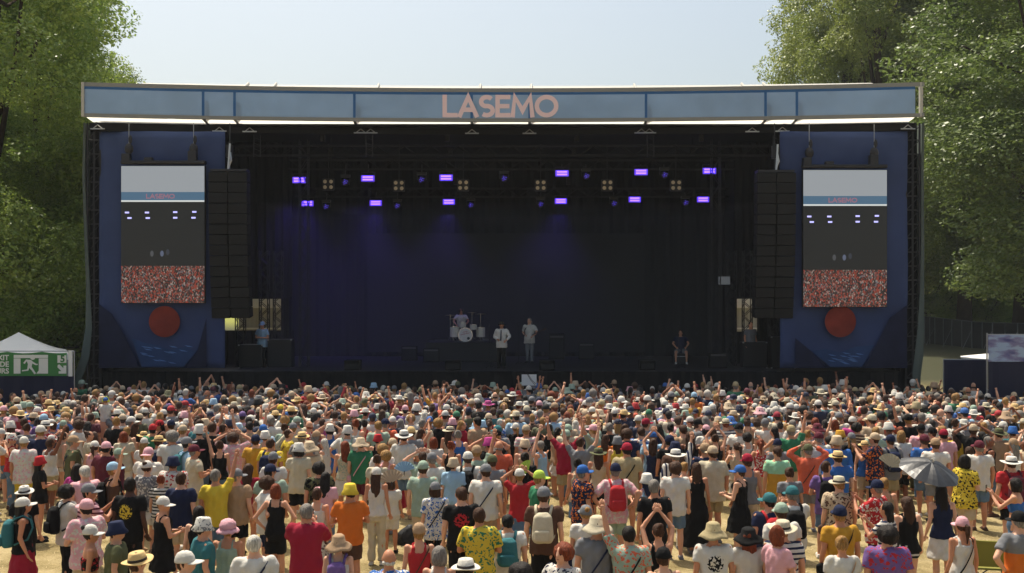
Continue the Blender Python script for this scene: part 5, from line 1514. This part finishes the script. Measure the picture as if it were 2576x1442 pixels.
# camping chair
cc = thing('camping_chair', (WX(2478, 16.3), 16.3, 0), 'folding olive green camping chair on dry grass by the grey and orange t-shirt', 'chair')
mol = fabm('olive2') if False else mat('chair_olive', '7d7a33', .8)
d = MB(); d.box((0, .22, .68), (.52, .03, .44), rot=Matrix.Rotation(R(-14), 3, 'X')); d.obj('backrest', mol, cc, bevel=.01)
d = MB(); d.box((0, -.05, .43), (.52, .5, .025)); d.obj('seat', mol, cc, bevel=.008)
for s in (-1, 1):
    d = MB(); d.bar((s*.28, .2, .42), (s*.28, .3, .92), .012); d.obj('upright', mtruss, cc)
    d = MB(); d.box((s*.3, 0, .62), (.07, .48, .02)); d.obj('armrest', mol, cc)
for a, b in (((-.28, -.3, 0), (.28, -.3, .44)), ((.28, -.3, 0), (-.28, -.3, .44)), ((-.28, .25, 0), (.28, .25, .44)), ((.28, .25, 0), (-.28, .25, .44)), ((-.28, -.3, 0), (-.28, .25, .44)), ((.28, -.3, 0), (.28, .25, .44)), ((-.28, .25, 0), (-.28, -.3, .44)), ((.28, .25, 0), (.28, -.3, .44))):
    d = MB(); d.bar(a, b, .01); d.obj('leg', mtruss, cc)
cc.rotation_euler = (0, 0, R(168))
# bag on the ground
gb = thing('black_rucksack', (WX(1028, 19.7), 19.6, 0), 'black rucksack slumped on dry grass behind the white outfit person', 'rucksack')
d = MB(); d.loft([(0, .2, .15), (.08, .22, .17), (.2, .2, .14), (.3, .12, .09, .03), (.36, .05, .04, .05)], 14); o = bpy.data.objects.new('bag_body', remesh(d, .018, 3, 'bag', .006)); COL.objects.link(o); o.data.materials.append(mat('bag_black', '17171a', .6)); o.parent = gb
d = MB(); d.tube([(-.1, -.16, .05), (-.14, -.2, .15), (-.06, -.17, .26)], .014, 6); d.obj('strap', mat('bag_black', '17171a'), gb)
# hand fans
def fan(px, py, Y, col, label, size=.22, rot=0):
    f = thing('hand_fan', W(px, py, Y), label, 'fan', 'hand fans held in the crowd')
    n = 18; d = MB(); vs = [(0, 0, 0)]
    for i in range(n+1):
        a = R(20+140*i/n)
        vs.append((size*math.cos(a), .012*(i % 2), size*math.sin(a)))
    d.add(vs, [(0, i+1, i+2) for i in range(n)]); o = d.obj('leaf', mat('fan_'+col, COLS[col], .7, trans=.3), f); so = o.modifiers.new('s', 'SOLIDIFY'); so.thickness = .003
    MB().bar((0, 0, .02), (0, 0, -.06), .01).obj('handle', mlamp, f); f.rotation_euler = (R(-20), R(rot), 0)
fan(1330, 1185, 19.3, 'lime', 'lime green hand fan held up beside the red t-shirt and white cap', .2, -60)
fan(1628, 1252, 17.6, 'navy', 'navy hand fan held beside the white bucket hat', .25, 50)
fan(985, 1215, 18.3, 'beige', 'beige hand fan held next to the long deep red dress', .24, -10)
fan(1017, 1188, 18.8, 'skyblue', 'pale blue hand fan in front of the curly blond hair', .2, 0)
fan(2240, 1176, 19.0, 'cream', 'cream hand fan held up above the blond heads near the umbrella', .26, 20)
# cup held up
for P in IND:
    if P['pose'] == 'p' and P['hand']:
        ph = thing('smartphone', (0, 0, 0), '', 'phone', 'phones held up in the crowd'); q = P['obj']
        ph.location = q.location; ph.rotation_euler = q.rotation_euler; ph.scale = q.scale
        MB().box((0, .46, 1.51), (.075, .012, .15)).obj('phone_case', mlamp, ph, bevel=.004)
        MB().box((0, .453, 1.51), (.066, .002, .135)).obj('display', mat('phone_glass', (.02, .02, .025), .15, .5), ph)
        ph['label'] = ' '.join(('black phone held by the '+P['label']).replace('person with ', 'person in ').split()[:16]).rstrip(',')
# white sign at the front of the crowd
sg = thing('blank_sign', W(1331, 956, 34.8), 'blank white sign with dark strokes held above heads at the front', 'sign')
MB().box((0, 0, 0), (.50, .02, .37)).obj('board', mat('sign_white', 'cfd2d2', .6), sg)
d = MB(); d.tube([(-.06, -.014, .185), (.05, -.014, 0), (.2, -.014, -.17)], .008, 4); d.tube([(-.03, -.014, .185), (.09, -.014, 0), (.23, -.014, -.13)], .008, 4); d.obj('stroke', mlamp, sg)
def simple(px, hpy, Y, pose, H, yaw, name_label, top, topc, bot, botc, hair='sh', hairc='dark', hat='', hatc='', z=0, group=None, skin=0, wide=1.0, tilt=0, hyaw=0, shoe='black', fem=False):
    P = dict(pose=pose, fem=fem, H=H, wide=wide, x=WX(px, Y), y=Y, z=z, yaw=R(yaw), top=top, topc=topc, bot=bot, botc=botc, hair=hair, hairc=hairc, hat=hat, hatc=hatc, tilt=R(tilt), hyaw=R(hyaw), var=0, skin=skin, shoe=shoe)
    b = make_person(P, True); tag(b, name_label, 'person', group); return b
simple(1331, 0, 34.85, 'b', 1.74, 0, 'person in grey t-shirt holding up the blank white sign', 'ts', 'grey', 'sho', 'black', skin=1)
# performers
GP = 'performers on the stage'
sgr = simple(1262, 810, 38.4, 'g', 1.72, 172, 'singer in white shirt, dark tie and black trousers at centre stage', 'ls', 'white', 'tro', 'black', hat='tr', hatc='black', z=DZ, group=GP, skin=1)
d = MB(); d.tube([(0, .135, 1.46), (0, .165, 1.3), (.01, .165, 1.05)], [.018, .024, .03], 6, flat=.4); t_ = d.obj('tie', fabm('navy'), sgr)
simple(1160, 780, 43.9, 'd', 1.70, 180, 'drummer in white t-shirt seated behind the white drum kit', 'ts', 'white', 'jea', 'black', hair='cu', z=rp.z-.33, group=GP, skin=1)
st_ = thing('drum_stool', (WX(1160, 43.9), 43.9, rp.z), 'round black drum stool under the drummer', 'stool'); d = MB(); d.tube([(0, 0, .38), (0, 0, .47)], .17, 16); d.obj('seat', mlamp, st_); d = MB(); d.bar((0, 0, 0), (0, 0, .4), .02); d.obj('post', mchrome, st_)
gt = simple(1332, 795, 41.6, 'g', 1.80, 165, 'guitarist in pale shirt with long grey hair in stage smoke', 'sh', 'white', 'jea', 'grey', hair='lo', hairc='grey', z=DZ, group=GP, skin=2)
gu = thing('electric_guitar', (WX(1332, 41.6), 41.6-.24, DZ+1.08), 'white electric guitar hanging on a dark strap at the guitarist', 'guitar')
d = MB()
pr = [(-.2, -.06), (-.16, -.14), (-.05, -.12), (.03, -.15), (.14, -.12), (.17, -.03), (.1, .03), (.15, .11), (.06, .14), (-.03, .09), (-.14, .13), (-.2, .05)]
d.prism(pr, -.02, .02); d.obj('body', mat('guitar_white', 'c9c4bd', .3, .5), gu, bevel=.008)
d = MB(); d.bar((.1, -.025, 0), (.62, -.025, .0), .022); d.box((.68, -.02, 0), (.14, .02, .08)); d.obj('neck', mat('guitar_neck', '3a2417', .4), gu)
d = MB(); d.tube([(-.18, .02, .05), (-.1, .02, .3), (.06, .12, .42), (.2, .34, .36), (.2, .36, .0)], .02, 6, flat=.4); d.obj('strap', mat('strap_dark', '1b1512', .6), gu)
gu.rotation_euler = (0, R(-25), R(-15)); 
rd = simple(1712, 870, 41.0, 'd', 1.66, 175, 'person with bare legs sitting on a case at the stage edge', 'ts', 'navy', 'sho', 'grey', hair='lo', hairc='brown', z=DZ-.33, group=GP, skin=0, shoe='white')
cs = thing('flight_case', (WX(1712, 41), 41.05, DZ), 'low black case under the person sitting at the stage edge', 'flight case'); MB().box((0, 0, .21), (.6, .35, .42)).obj('case_body', mat('case_black', (.015, .015, .016), .6), cs, bevel=.02)
MB().box((0, -.177, .3), (.5, .01, .03)).obj('case_edge', mgalv, cs)
simple(660, 825, 39.2, 'a', 1.75, 160, 'stagehand in light blue cap and shirt in the tent side wing', 'ts', 'skyblue', 'jea', 'black', hat='ca', hatc='skyblue', z=2.0, group='crew in the wings')
simple(1888, 825, 39.2, 's', 1.75, 200, 'stagehand in dark clothes in the fence side wing', 'ts', 'grey', 'jea', 'black', z=2.0, group='crew in the wings')
# parent with child on shoulders
px, py = 1775/5.15*2576/3339, (1300+372/5.15)*2576/3339      # shoulder line of the bare backed man
Yp = F*(HC-1.50)/(py-HY)
dad = simple(px, 0, Yp, 's', 1.80, 5, 'bare chested person carrying a small child on the shoulders', 'ny', '', 'sho', 'grey', hair='sh', hairc='brown', group='festival crowd standing before the stage', skin=2, wide=1.1)
kid = simple(px, 0, Yp-.02, 'q', 1.12, 0, 'small child in white t-shirt riding on shoulders with yellow ear defenders', 'ts', 'white', 'sho', 'pink', hair='sh', hairc='blond', hat='ca', hatc='blue', z=1.50-.53, skin=2, wide=1.1)
d = MB()
for s in (-1, 1): d.tube([HC0+Vector((s*.07, -.01, -.01)), HC0+Vector((s*.125, -.01, -.01))], [.05, .045], 12)
d.tube([HC0+Vector((s_*.11*math.cos(0), -.01, z_)) for s_, z_ in ((-1, 0), (-.95, .1), (-.5, .155), (0, .17), (.5, .155), (.95, .1), (1, 0))], .011, 6)
d.obj('ear_defenders', mat('ear_yellow', 'c6d22a', .4), kid, smooth=True)

# ------------------------------------------------------------------ left: tent and exit banner
T0 = 33.6
tt = thing('gazebo_tent', (WX(47, 35.3), 35.3, 0), 'white pyramid roof gazebo tent behind the green exit banner', 'tent', None, R(25))
B = Vector(tt.location); hw = 1.52; ez = WZ(893, T0); pk = WZ(836, 35.3)
d = MB(); n = 8; vs = []
for j in range(n+1):
    t = j/n; r_ = hw*(1-t); z = ez+(pk-ez)*(t**1.35)
    vs += [(-r_, -r_*.96, z), (r_, -r_*.96, z), (r_, r_*.96, z), (-r_, r_*.96, z)]
d.add(vs, [(4*j+k, 4*j+(k+1) % 4, 4*j+4+(k+1) % 4, 4*j+4+k) for j in range(n) for k in range(4)]); rf = d.obj('roof', mat('tent_white', 'f6f4ee', .7, .2, trans=.1), tt)
d = MB()
for a, b in (((-1, -1), (1, -1)), ((1, -1), (1, 1)), ((1, 1), (-1, 1)), ((-1, 1), (-1, -1))):
    p, q = Vector((a[0]*hw, a[1]*hw*.96, ez)), Vector((b[0]*hw, b[1]*hw*.96, ez)); d.add([p, q, q-Vector((0, 0, .22)), p-Vector((0, 0, .22))], [(0, 1, 2, 3)])
d.obj('valance', mat('tent_white', 'e6e4dd'), tt)
for a in (-1, 1):
    for b in (-1, 1): d = MB(); d.box((a*(hw-.04), b*(hw*.96-.04), ez/2), (.06, .06, ez)); d.obj('tent_leg', mgalv, tt)
eb = thing('exit_banner', (WX(172, T0-.3), T0-.3, 0), 'green emergency exit banner with running man and arrow on a fence', 'banner')
B = Vector(eb.location); sc_ = T0-.3
def EX(px): return WX(px, sc_)-B.x
def EZ(py): return WZ(py, sc_)
d = MB(); n = 40; vs = []
xL, xR = EX(-330), EX(168)
for i in range(n+1):
    x = xL+(xR-xL)*i/n; sag = .05*abs(math.sin(i*.45)); y = .03*math.sin(i*.9)*0
    vs += [(x, y, EZ(946)), (x, y, EZ(885)-sag)]
d.add(vs, [(2*i, 2*i+2, 2*i+3, 2*i+1) for i in range(n)]); o = d.obj('green_panel', mat('exit_green', '44804a', .75, .2, trans=.2, var=.05), eb)
mwt = mat('exit_white', 'd2d6d2', .7)
def EP(poly, name='symbol', m=None): d = MB(); d.prism([(EX(a), EZ(b)) for a, b in poly], -.014, -.004); return d.obj(name, m or mwt, eb)
EP([(35, 893), (121, 893), (121, 901), (35, 901)], 'door_frame'); EP([(35, 902), (52, 902), (52, 940), (35, 940)], 'door_frame'); EP([(98, 902), (121, 902), (121, 940), (92, 940), (98, 932)], 'door_frame')
run = MB(); run.prism([(EX(83)+.085*math.cos(t), EZ(899)+.085*math.sin(t)) for t in [k*.5 for k in range(12)]], -.02, -.014)
for poly in ([(66, 903), (78, 904), (84, 909), (92, 914), (96, 914), (95, 917), (90, 917), (82, 913), (80, 921), (86, 930), (91, 938), (87, 940), (81, 931), (74, 924), (72, 931), (56, 933), (56, 930), (69, 928), (71, 915), (68, 907), (63, 914), (59, 912)],):
    run.prism([(EX(a), EZ(b+1.5)) for a, b in poly], -.020, -.014)
run.obj('running_man', mwt, eb)
EP([(145, 894), (178-1-10, 894), (167, 913), (145, 913)], 'number_box')
text_obj('5', .30, (EX(158), -.022, EZ(903.5)), (R(90), 0, 0), mat('exit_green', '2f7a3c'), eb, 'number', bold=.01)
EP([(146, 918), (150, 917), (160, 927), (160, 920), (167, 920), (167, 940), (148, 940), (148, 934), (155, 934), (145, 924)], 'arrow')
for tx, py_ in (('EXIT', 900.5), ('ISSUE DE', 917), ('SECOURS', 934)):
    text_obj(tx, .235, (EX(23), -.016, EZ(py_)), (R(90), 0, 0), mwt, eb, 'lettering', align='RIGHT', bold=.006)
d = MB(); d.box((xR+.12, .0, EZ(915)), (.12, .05, .82)); d.obj('white_post', mwt, eb)
d = MB(); vs = []; n = 50
for i in range(n+1):
    x = xL+(xR+.2-xL)*i/n; y = .04+.03*math.sin(i*1.3); vs += [(x, y, 0.02), (x, y, EZ(946))]
d.add(vs, [(2*i, 2*i+2, 2*i+3, 2*i+1) for i in range(n)]); d.obj('navy_skirt', mat('navy_cloth', '1c2038', .85), eb)
d = MB()
for x in (xL, (xL+xR)/2, xR+.2): d.bar((x, .1, 0), (x, .1, EZ(884)), .022)
d.bar((xL, .1, EZ(884)), (xR+.2, .1, EZ(884)), .018); d.obj('fence_frame', mgalv, eb)
# low wall / container roof behind on the left
gw = thing('grey_container', (WX(215, 43), 43, 0), 'long brown grey container behind the exit banner fence', 'container'); MB().box((-1.2, .8, EZ(893)/2*1.0), (5.6, 1.6, 2.4)).obj('container_body', mat('container_greybrown', '4d4a3c', .8), gw, bevel=.02)
d = MB(); d.box((-1.2, .8, 2.52), (5.7, 1.7, .08)); d.obj('container_lid', mat('container_lid', '9a9477', .7), gw)
gw.location.z = .0

# ------------------------------------------------------------------ right: fence line, banner, marquee edge
mmesh = mat('fence_mesh_dark', '191d1e', .8)
FP = [(2270, 793, 80), (2326, 796, 79), (2352, 798, 78.5), (2395, 803, 77), (2445, 809, 75), (2497, 811, 74), (2560, 813, 73), (2640, 816, 72), (2760, 820, 71)]
ft = thing('site_fence', (WX(2326, 79), 79, 1.0), 'dark screened site fence below the trees beside the stage', 'fence')
B = Vector(ft.location); pts = [(WX(a, y)-B.x, y-B.y, WZ(b, y)-1.0) for a, b, y in FP]
bot_ = [.35, .35, .3, .3, .3, .3, .3, .3]
for i in range(len(pts)-1):
    a, b = pts[i], pts[i+1]
    d = MB(); n = 6; vs = []
    for k in range(n+1):
        t = k/n; x, y, z = [a[q]+(b[q]-a[q])*t for q in range(3)]; vs += [(x, y+.02, .0), (x, y+.02, z-.03)]
    d.add(vs, [(2*k, 2*k+2, 2*k+3, 2*k+1) for k in range(n)]); d.obj('screen_panel', mmesh, ft)
    d = MB(); d.bar((a[0], a[1], a[2]), (b[0], b[1], b[2]), .02); d.bar((a[0], a[1], 0), (a[0], a[1], a[2]), .04)
    mx_ = [(a[q]+b[q])/2 for q in range(3)]; d.bar((mx_[0], mx_[1], 0), (mx_[0], mx_[1], mx_[2]), .03); d.bar((a[0]-1.2, a[1]-1.2, .02), (a[0], a[1], a[2]*.7), .02); d.obj('post', mat('fence_steel', '5d6264', .6), ft)
MB().box((pts[2][0]+.6, pts[2][1]-.5, 1.5), (.3, .02, .4)).obj('notice', mat('notice_white', 'c4ccd4', .6), ft)
sb = thing('printed_fence_banner', (WX(2485, 33), 33, 0), 'pale blue and purple printed banner on the fence near the orange cap', 'banner')
def SX(px): return WX(px, 33)-sb.location.x
def SZ(py): return WZ(py, 33)
msb = bpy.data.materials.new('printed_scrim'); msb.use_nodes = True
_n = msb.node_tree; _tc = _n.nodes.new('ShaderNodeTexCoord'); _no = _n.nodes.new('ShaderNodeTexNoise'); _no.inputs['Scale'].default_value = 1.6; _no.inputs['Detail'].default_value = 6; _mp = _n.nodes.new('ShaderNodeMapping'); _mp.inputs['Scale'].default_value = (.7, 1, 2.2)
_n.links.new(_tc.outputs['Object'], _mp.inputs[0]); _n.links.new(_mp.outputs[0], _no.inputs['Vector']); _cr = _n.nodes.new('ShaderNodeValToRGB'); e = _cr.color_ramp.elements
e[0].position = .35; e[0].color = rgb('3b3f78'); e[1].position = .62; e[1].color = rgb('93a7c0'); x = e.new(.47); x.color = rgb('74749a'); x = e.new(.54); x.color = rgb('8fa4c4')
_n.links.new(_no.outputs[0], _cr.inputs[0]); _n.links.new(_cr.outputs[0], _n.nodes['Principled BSDF'].inputs['Base Color']); _n.nodes['Principled BSDF'].inputs['Roughness'].default_value = .8
def wavy(name, px0, px1, py0, py1, m, off=0, n=24, amp=.04):
    d = MB(); vs = []
    for i in range(n+1):
        x = SX(px0)+(SX(px1)-SX(px0))*i/n; y = off+amp*math.sin(i*1.1); vs += [(x, y, SZ(py1)), (x, y, SZ(py0))]
    d.add(vs, [(2*i, 2*i+2, 2*i+3, 2*i+1) for i in range(n)]); return d.obj(name, m, sb)
wavy('scrim', 2486, 2800, 843, 910, msb); wavy('navy_cloth', 2486, 2800, 910.5, 1000, mat('navy_cloth', '1c2038'))
d = MB(); d.bar((0, .06, 0), (0, .06, SZ(838)), .025); d.bar((SX(2640), .06, 0), (SX(2640), .06, SZ(838)), .025); d.bar((0, .06, SZ(842)), (SX(2800), .06, SZ(842)), .02); d.obj('frame', mgalv, sb)
nb = thing('crowd_barrier', (WX(2375, 34.5), 34.5, 0), 'dark cloth covered barrier between the stage skirt and the printed banner', 'barrier')
d = MB(); vs = []
for i in range(13): vs += [(4.0*i/12*.36*1.0, .02*math.sin(i), .1), (4.0*i/12*.36, .02*math.sin(i), WZ(906, 34.5))]
d.add(vs, [(2*i, 2*i+2, 2*i+3, 2*i+1) for i in range(12)]); d.obj('cloth', mat('navy_cloth', '1c2038'), nb)
d = MB(); d.bar((0, .05, WZ(905, 34.5)), (1.45, .05, WZ(905, 34.5)), .02); d.bar((0, .05, 0), (0, .05, WZ(905, 34.5)), .02); d.bar((1.45, .05, 0), (1.45, .05, WZ(905, 34.5)), .02); d.obj('frame', mgalv, nb)
ps = thing('parasol', (WX(2505, 37), 37, 0), 'flat white parasol behind the printed fence banner', 'parasol')
d = MB(); d.lathe([(.01, 0), (1.25, -.16), (1.24, -.2), (.01, -.05)], 8, c=(0, 0, WZ(888, 37))); d.obj('canopy', mat('tent_white', 'e6e4dd'), ps); d = MB(); d.bar((0, 0, 0), (0, 0, WZ(889, 37)), .025); d.obj('pole', mgalv, ps)

# ------------------------------------------------------------------ trees
def leaf_mat(name, c1, c2, tr=.38):
    m = bpy.data.materials.new(name); m.use_nodes = True; n = m.node_tree; N = n.nodes; L = n.links; b = N['Principled BSDF']
    a = N.new('ShaderNodeAttribute'); a.attribute_name = 'leaf'
    mx = N.new('ShaderNodeMix'); mx.data_type = 'RGBA'; mx.inputs['A'].default_value = rgb(c1); mx.inputs['B'].default_value = rgb(c2); L.new(a.outputs['Fac'], mx.inputs['Factor'])
    L.new(mx.outputs['Result'], b.inputs['Base Color']); b.inputs['Roughness'].default_value = .42; b.inputs['Specular IOR Level'].default_value = .5
    t = N.new('ShaderNodeBsdfTranslucent'); L.new(mx.outputs['Result'], t.inputs[0]); ms = N.new('ShaderNodeMixShader'); ms.inputs[0].default_value = tr
    L.new(b.outputs[0], ms.inputs[1]); L.new(t.outputs[0], ms.inputs[2]); L.new(ms.outputs[0], N['Material Output'].inputs[0]); return m
def crown_mesh(seed, h0, h1, rmax, nclump, nleaf, lsize, m, shape=1.0, cr=(.65, 1.6)):
    rng = np.random.default_rng(seed)
    C = []; 
    for i in range(nclump):
        t = rng.random()**.9; z = h0+(h1-h0)*t
        prof = math.sin(math.pi*min(1, (t*.86+.12)))**.55*rmax*shape
        a = rng.random()*2*math.pi; r = prof*math.sqrt(rng.uniform(.25, 1.0))
        C.append((r*math.cos(a), r*math.sin(a), z, rng.uniform(*cr)*(1-.35*t)))
    C = np.array(C); w_ = C[:, 3]**2; idx = rng.choice(nclump, nleaf, p=w_/w_.sum())
    d = rng.normal(size=(nleaf, 3)); d /= np.linalg.norm(d, axis=1)[:, None]
    rad = C[idx, 3]*(.55+.45*rng.random(nleaf)**.4)*(1+.25*np.sin(d[:, 0]*7+idx)*np.sin(d[:, 2]*6+idx*2))
    ctr = C[idx, :3]+d*rad[:, None]*np.array([1.1, 1.1, .8])
    n = rng.normal(size=(nleaf, 3))*.55+d*.6+np.array([0, 0, .75]); n /= np.linalg.norm(n, axis=1)[:, None]
    u = np.cross(n, rng.normal(size=(nleaf, 3))); u /= np.linalg.norm(u, axis=1)[:, None]; v = np.cross(n, u)
    s = lsize*rng.uniform(.6, 1.3, nleaf)[:, None]
    V = np.empty((nleaf*4, 3)); V[0::4] = ctr-u*s; V[1::4] = ctr-v*s*.55; V[2::4] = ctr+u*s; V[3::4] = ctr+v*s*.55
    me = bpy.data.meshes.new('crown'); me.vertices.add(nleaf*4); me.vertices.foreach_set('co', V.ravel())
    me.loops.add(nleaf*4); me.loops.foreach_set('vertex_index', np.arange(nleaf*4)); me.polygons.add(nleaf); me.polygons.foreach_set('loop_start', np.arange(0, nleaf*4, 4)); me.polygons.foreach_set('loop_total', np.full(nleaf, 4))
    at = me.attributes.new('leaf', 'FLOAT', 'FACE'); cl = rng.random(nclump)
    at.data.foreach_set('value', np.clip(.55*cl[idx]+.45*rng.random(nleaf), 0, 1).astype(np.float32)); me.update(); me.validate(); me.materials.append(m); return me, C
def trunk_mesh(seed, C, h0, r0, h):
    rr = random.Random(seed); mb = MB(); pts = []; x = y = 0
    for k in range(8):
        pts.append((x, y, h*k/7)); x += rr.uniform(-.12, .12); y += rr.uniform(-.12, .12)
    mb.tube(pts, [r0*(1.25 if k == 0 else 1-.1*k) for k in range(8)], 10)
    for i in range(14):
        c = C[rr.randrange(len(C))]; k = rr.randint(2, 6); p = Vector(pts[k])
        q = Vector((c[0], c[1], max(c[2], p.z+.8))); mid = p.lerp(q, .5)+Vector((rr.uniform(-.3, .3), rr.uniform(-.3, .3), -.4))
        mb.tube([p, mid, q], [r0*.38, r0*.2, .03], 6)
    me = mb.mesh('trunk', [mat('bark', '3e3226', .95, .1, bump=.8, bscale=9, var=.3, vscale=3)], True); return me
lm1 = leaf_mat('leaves_maple', '607f32', 'b0bf62'); lm2 = leaf_mat('leaves_poplar', '627430', 'a8b05c'); lm3 = leaf_mat('leaves_dark', '4c6230', '86964e')
PROTO = {}
for nm, args, lm in (('maple', (3, 2.5, 22, 5.2, 260, 160000, .08), lm1), ('poplar', (8, 3.0, 27, 4.6, 330, 150000, .075), lm2), ('dark', (21, 3.5, 21, 5.0, 220, 140000, .075), lm3), ('bush', (31, .4, 4.6, 1.9, 40, 20000, .075), lm1), ('shrub', (33, .2, 2.2, 1.2, 20, 5000, .08), lm2)):
    kw = dict(cr=(.5, 1.35)) if nm == 'poplar' else {} if nm not in ('bush', 'shrub') else dict(cr=(.4, .9))
    me, C = crown_mesh(*args, lm, **kw); PROTO[nm] = (me, trunk_mesh(args[0], C, args[1], .34 if nm not in ('bush', 'shrub') else .07, args[2]*.8))
def tree(kind, px, Y, sc, rot, label, sxy=1.0, name='leafy_tree', cat='tree', group='trees around the stage'):
    t = thing(name, (WX(px, Y), Y, ground_z(Y)-.05), label, cat, group, R(rot)); t.scale = (sc*sxy, sc*sxy, sc)
    for nm, me in (('crown', PROTO[kind][0]), ('trunk', PROTO[kind][1])):
        o = bpy.data.objects.new(nm, me); COL.objects.link(o); o.parent = t
    return t
TR = [
 ('maple', -20, 43, 1.15, 0, 'broad leafy tree at the far left edge above the white tent', 1.0), ('maple', 95, 49, .98, 80, 'leafy tree second from the left edge, behind the gazebo', .9), ('dark', -80, 60, 1.35, 10, 'tall dark tree farthest back behind the gazebo', 1.0),
 ('dark', 160, 57, 1.0, 140, 'darker tree rising between gazebo and stage roof', .85), ('maple', 205, 55, .72, 200, 'smaller tree whose crown ends over the roof corner above the tent', .75), ('dark', 60, 68, 1.2, 60, 'tree in the gap behind the leftmost trees', 1.0),
 ('maple', 255, 60, .78, 290, 'crown stepping down over the stage roof near the tent side', .6),
 ('poplar', 2130, 90, 1.62, 0, 'tall pale green tree rising over the roof nearest the open sky', .95), ('poplar', 2205, 80, 1.45, 190, 'pale green tree between the first two over the roof', .9), ('poplar', 2290, 94, 1.7, 70, 'second pale green tree over the roof corner', 1.0), ('poplar', 2425, 84, 1.6, 150, 'tall tree with dark trunk just right of the stage', 1.0),
 ('poplar', 2565, 82, 1.65, 220, 'tall tree at the right edge above the fence banner', 1.0), ('dark', 2370, 112, 2.0, 20, 'dark tree farthest back behind the wire fence', 1.1), ('dark', 2690, 100, 2.0, 100, 'dark tree at the far right corner beyond the fence', 1.0), ('poplar', 2500, 98, 1.8, 300, 'tree behind the trunk right of the stage', .9),
 ('dark', 2720, 60, 1.45, 130, 'wide shade tree added at the top right corner above the printed fence banner', 1.35),  # tree added to throw shade on the ground right of the stage
 ('poplar', 2045, 96, 1.08, 40, 'low rounded tree showing left of the pale trees over the roof', .8), ('maple', 500, 90, .70, 10, 'treetop just peeping above the white stage roof', 1.0)]
for i, (k, px, Y, sc, rot, lab, sxy) in enumerate(TR): tree(k, px, Y, sc, rot, lab, sxy)
tree('bush', 190, 44.2, 1.0, 0, 'tall bush beside the grey stage skirt on the tent side', 1.0, 'leafy_bush', 'bush', None)
for px, Y, sc, rot in ((2335, 93, 1.3, 0), (2395, 97, 1.2, 50), (2475, 92, 1.1, 100), (2590, 94, 1.5, 150)):
    tree('bush', px, Y, sc, rot, {2335: 'dark undergrowth nearest the stage skirt behind the wire fence', 2395: 'dark undergrowth left of the thick trunks behind the wire fence', 2475: 'low undergrowth between trunks above the fence notice', 2590: 'dark undergrowth behind the fence at the right edge'}[px], 1.2, 'leafy_bush', 'bush', 'undergrowth behind the fence')
tree('shrub', 222, 43.5, 1.15, 60, 'small light green shrub between container and stage skirt', 1.0, 'leafy_bush', 'bush', None)
tree('bush', 120, 47, 1.1, 90, 'wide dark bush behind the gazebo roof', 1.3, 'leafy_bush', 'bush', None)

# ------------------------------------------------------------------ air: thin haze over everything, smoke on the stage
def volume_box(name, lo, hi, dens, col, label, aniso=0.0):
    d = MB(); d.box([(a+b)/2 for a, b in zip(lo, hi)], [b-a for a, b in zip(lo, hi)])
    m = bpy.data.materials.new(name); m.use_nodes = True; n = m.node_tree; n.nodes.clear()
    v = n.nodes.new('ShaderNodeVolumePrincipled'); v.inputs['Color'].default_value = rgb(col); v.inputs['Density'].default_value = dens; v.inputs['Anisotropy'].default_value = aniso
    o = n.nodes.new('ShaderNodeOutputMaterial'); n.links.new(v.outputs[0], o.inputs['Volume'])
    return d.obj(name, m, label=label, cat=None, kind='stuff')
volume_box('haze', (-640, -64, -1), (640, 920, 45), .00035, 'e6ecf2', 'thin pale summer haze in the air over the festival ground')
volume_box('stage_smoke', (-9.3, 37.9, 2.12), (8.9, 45.7, 8.2), .013, 'dcdce2', 'thin bluish stage smoke hanging round the performers')
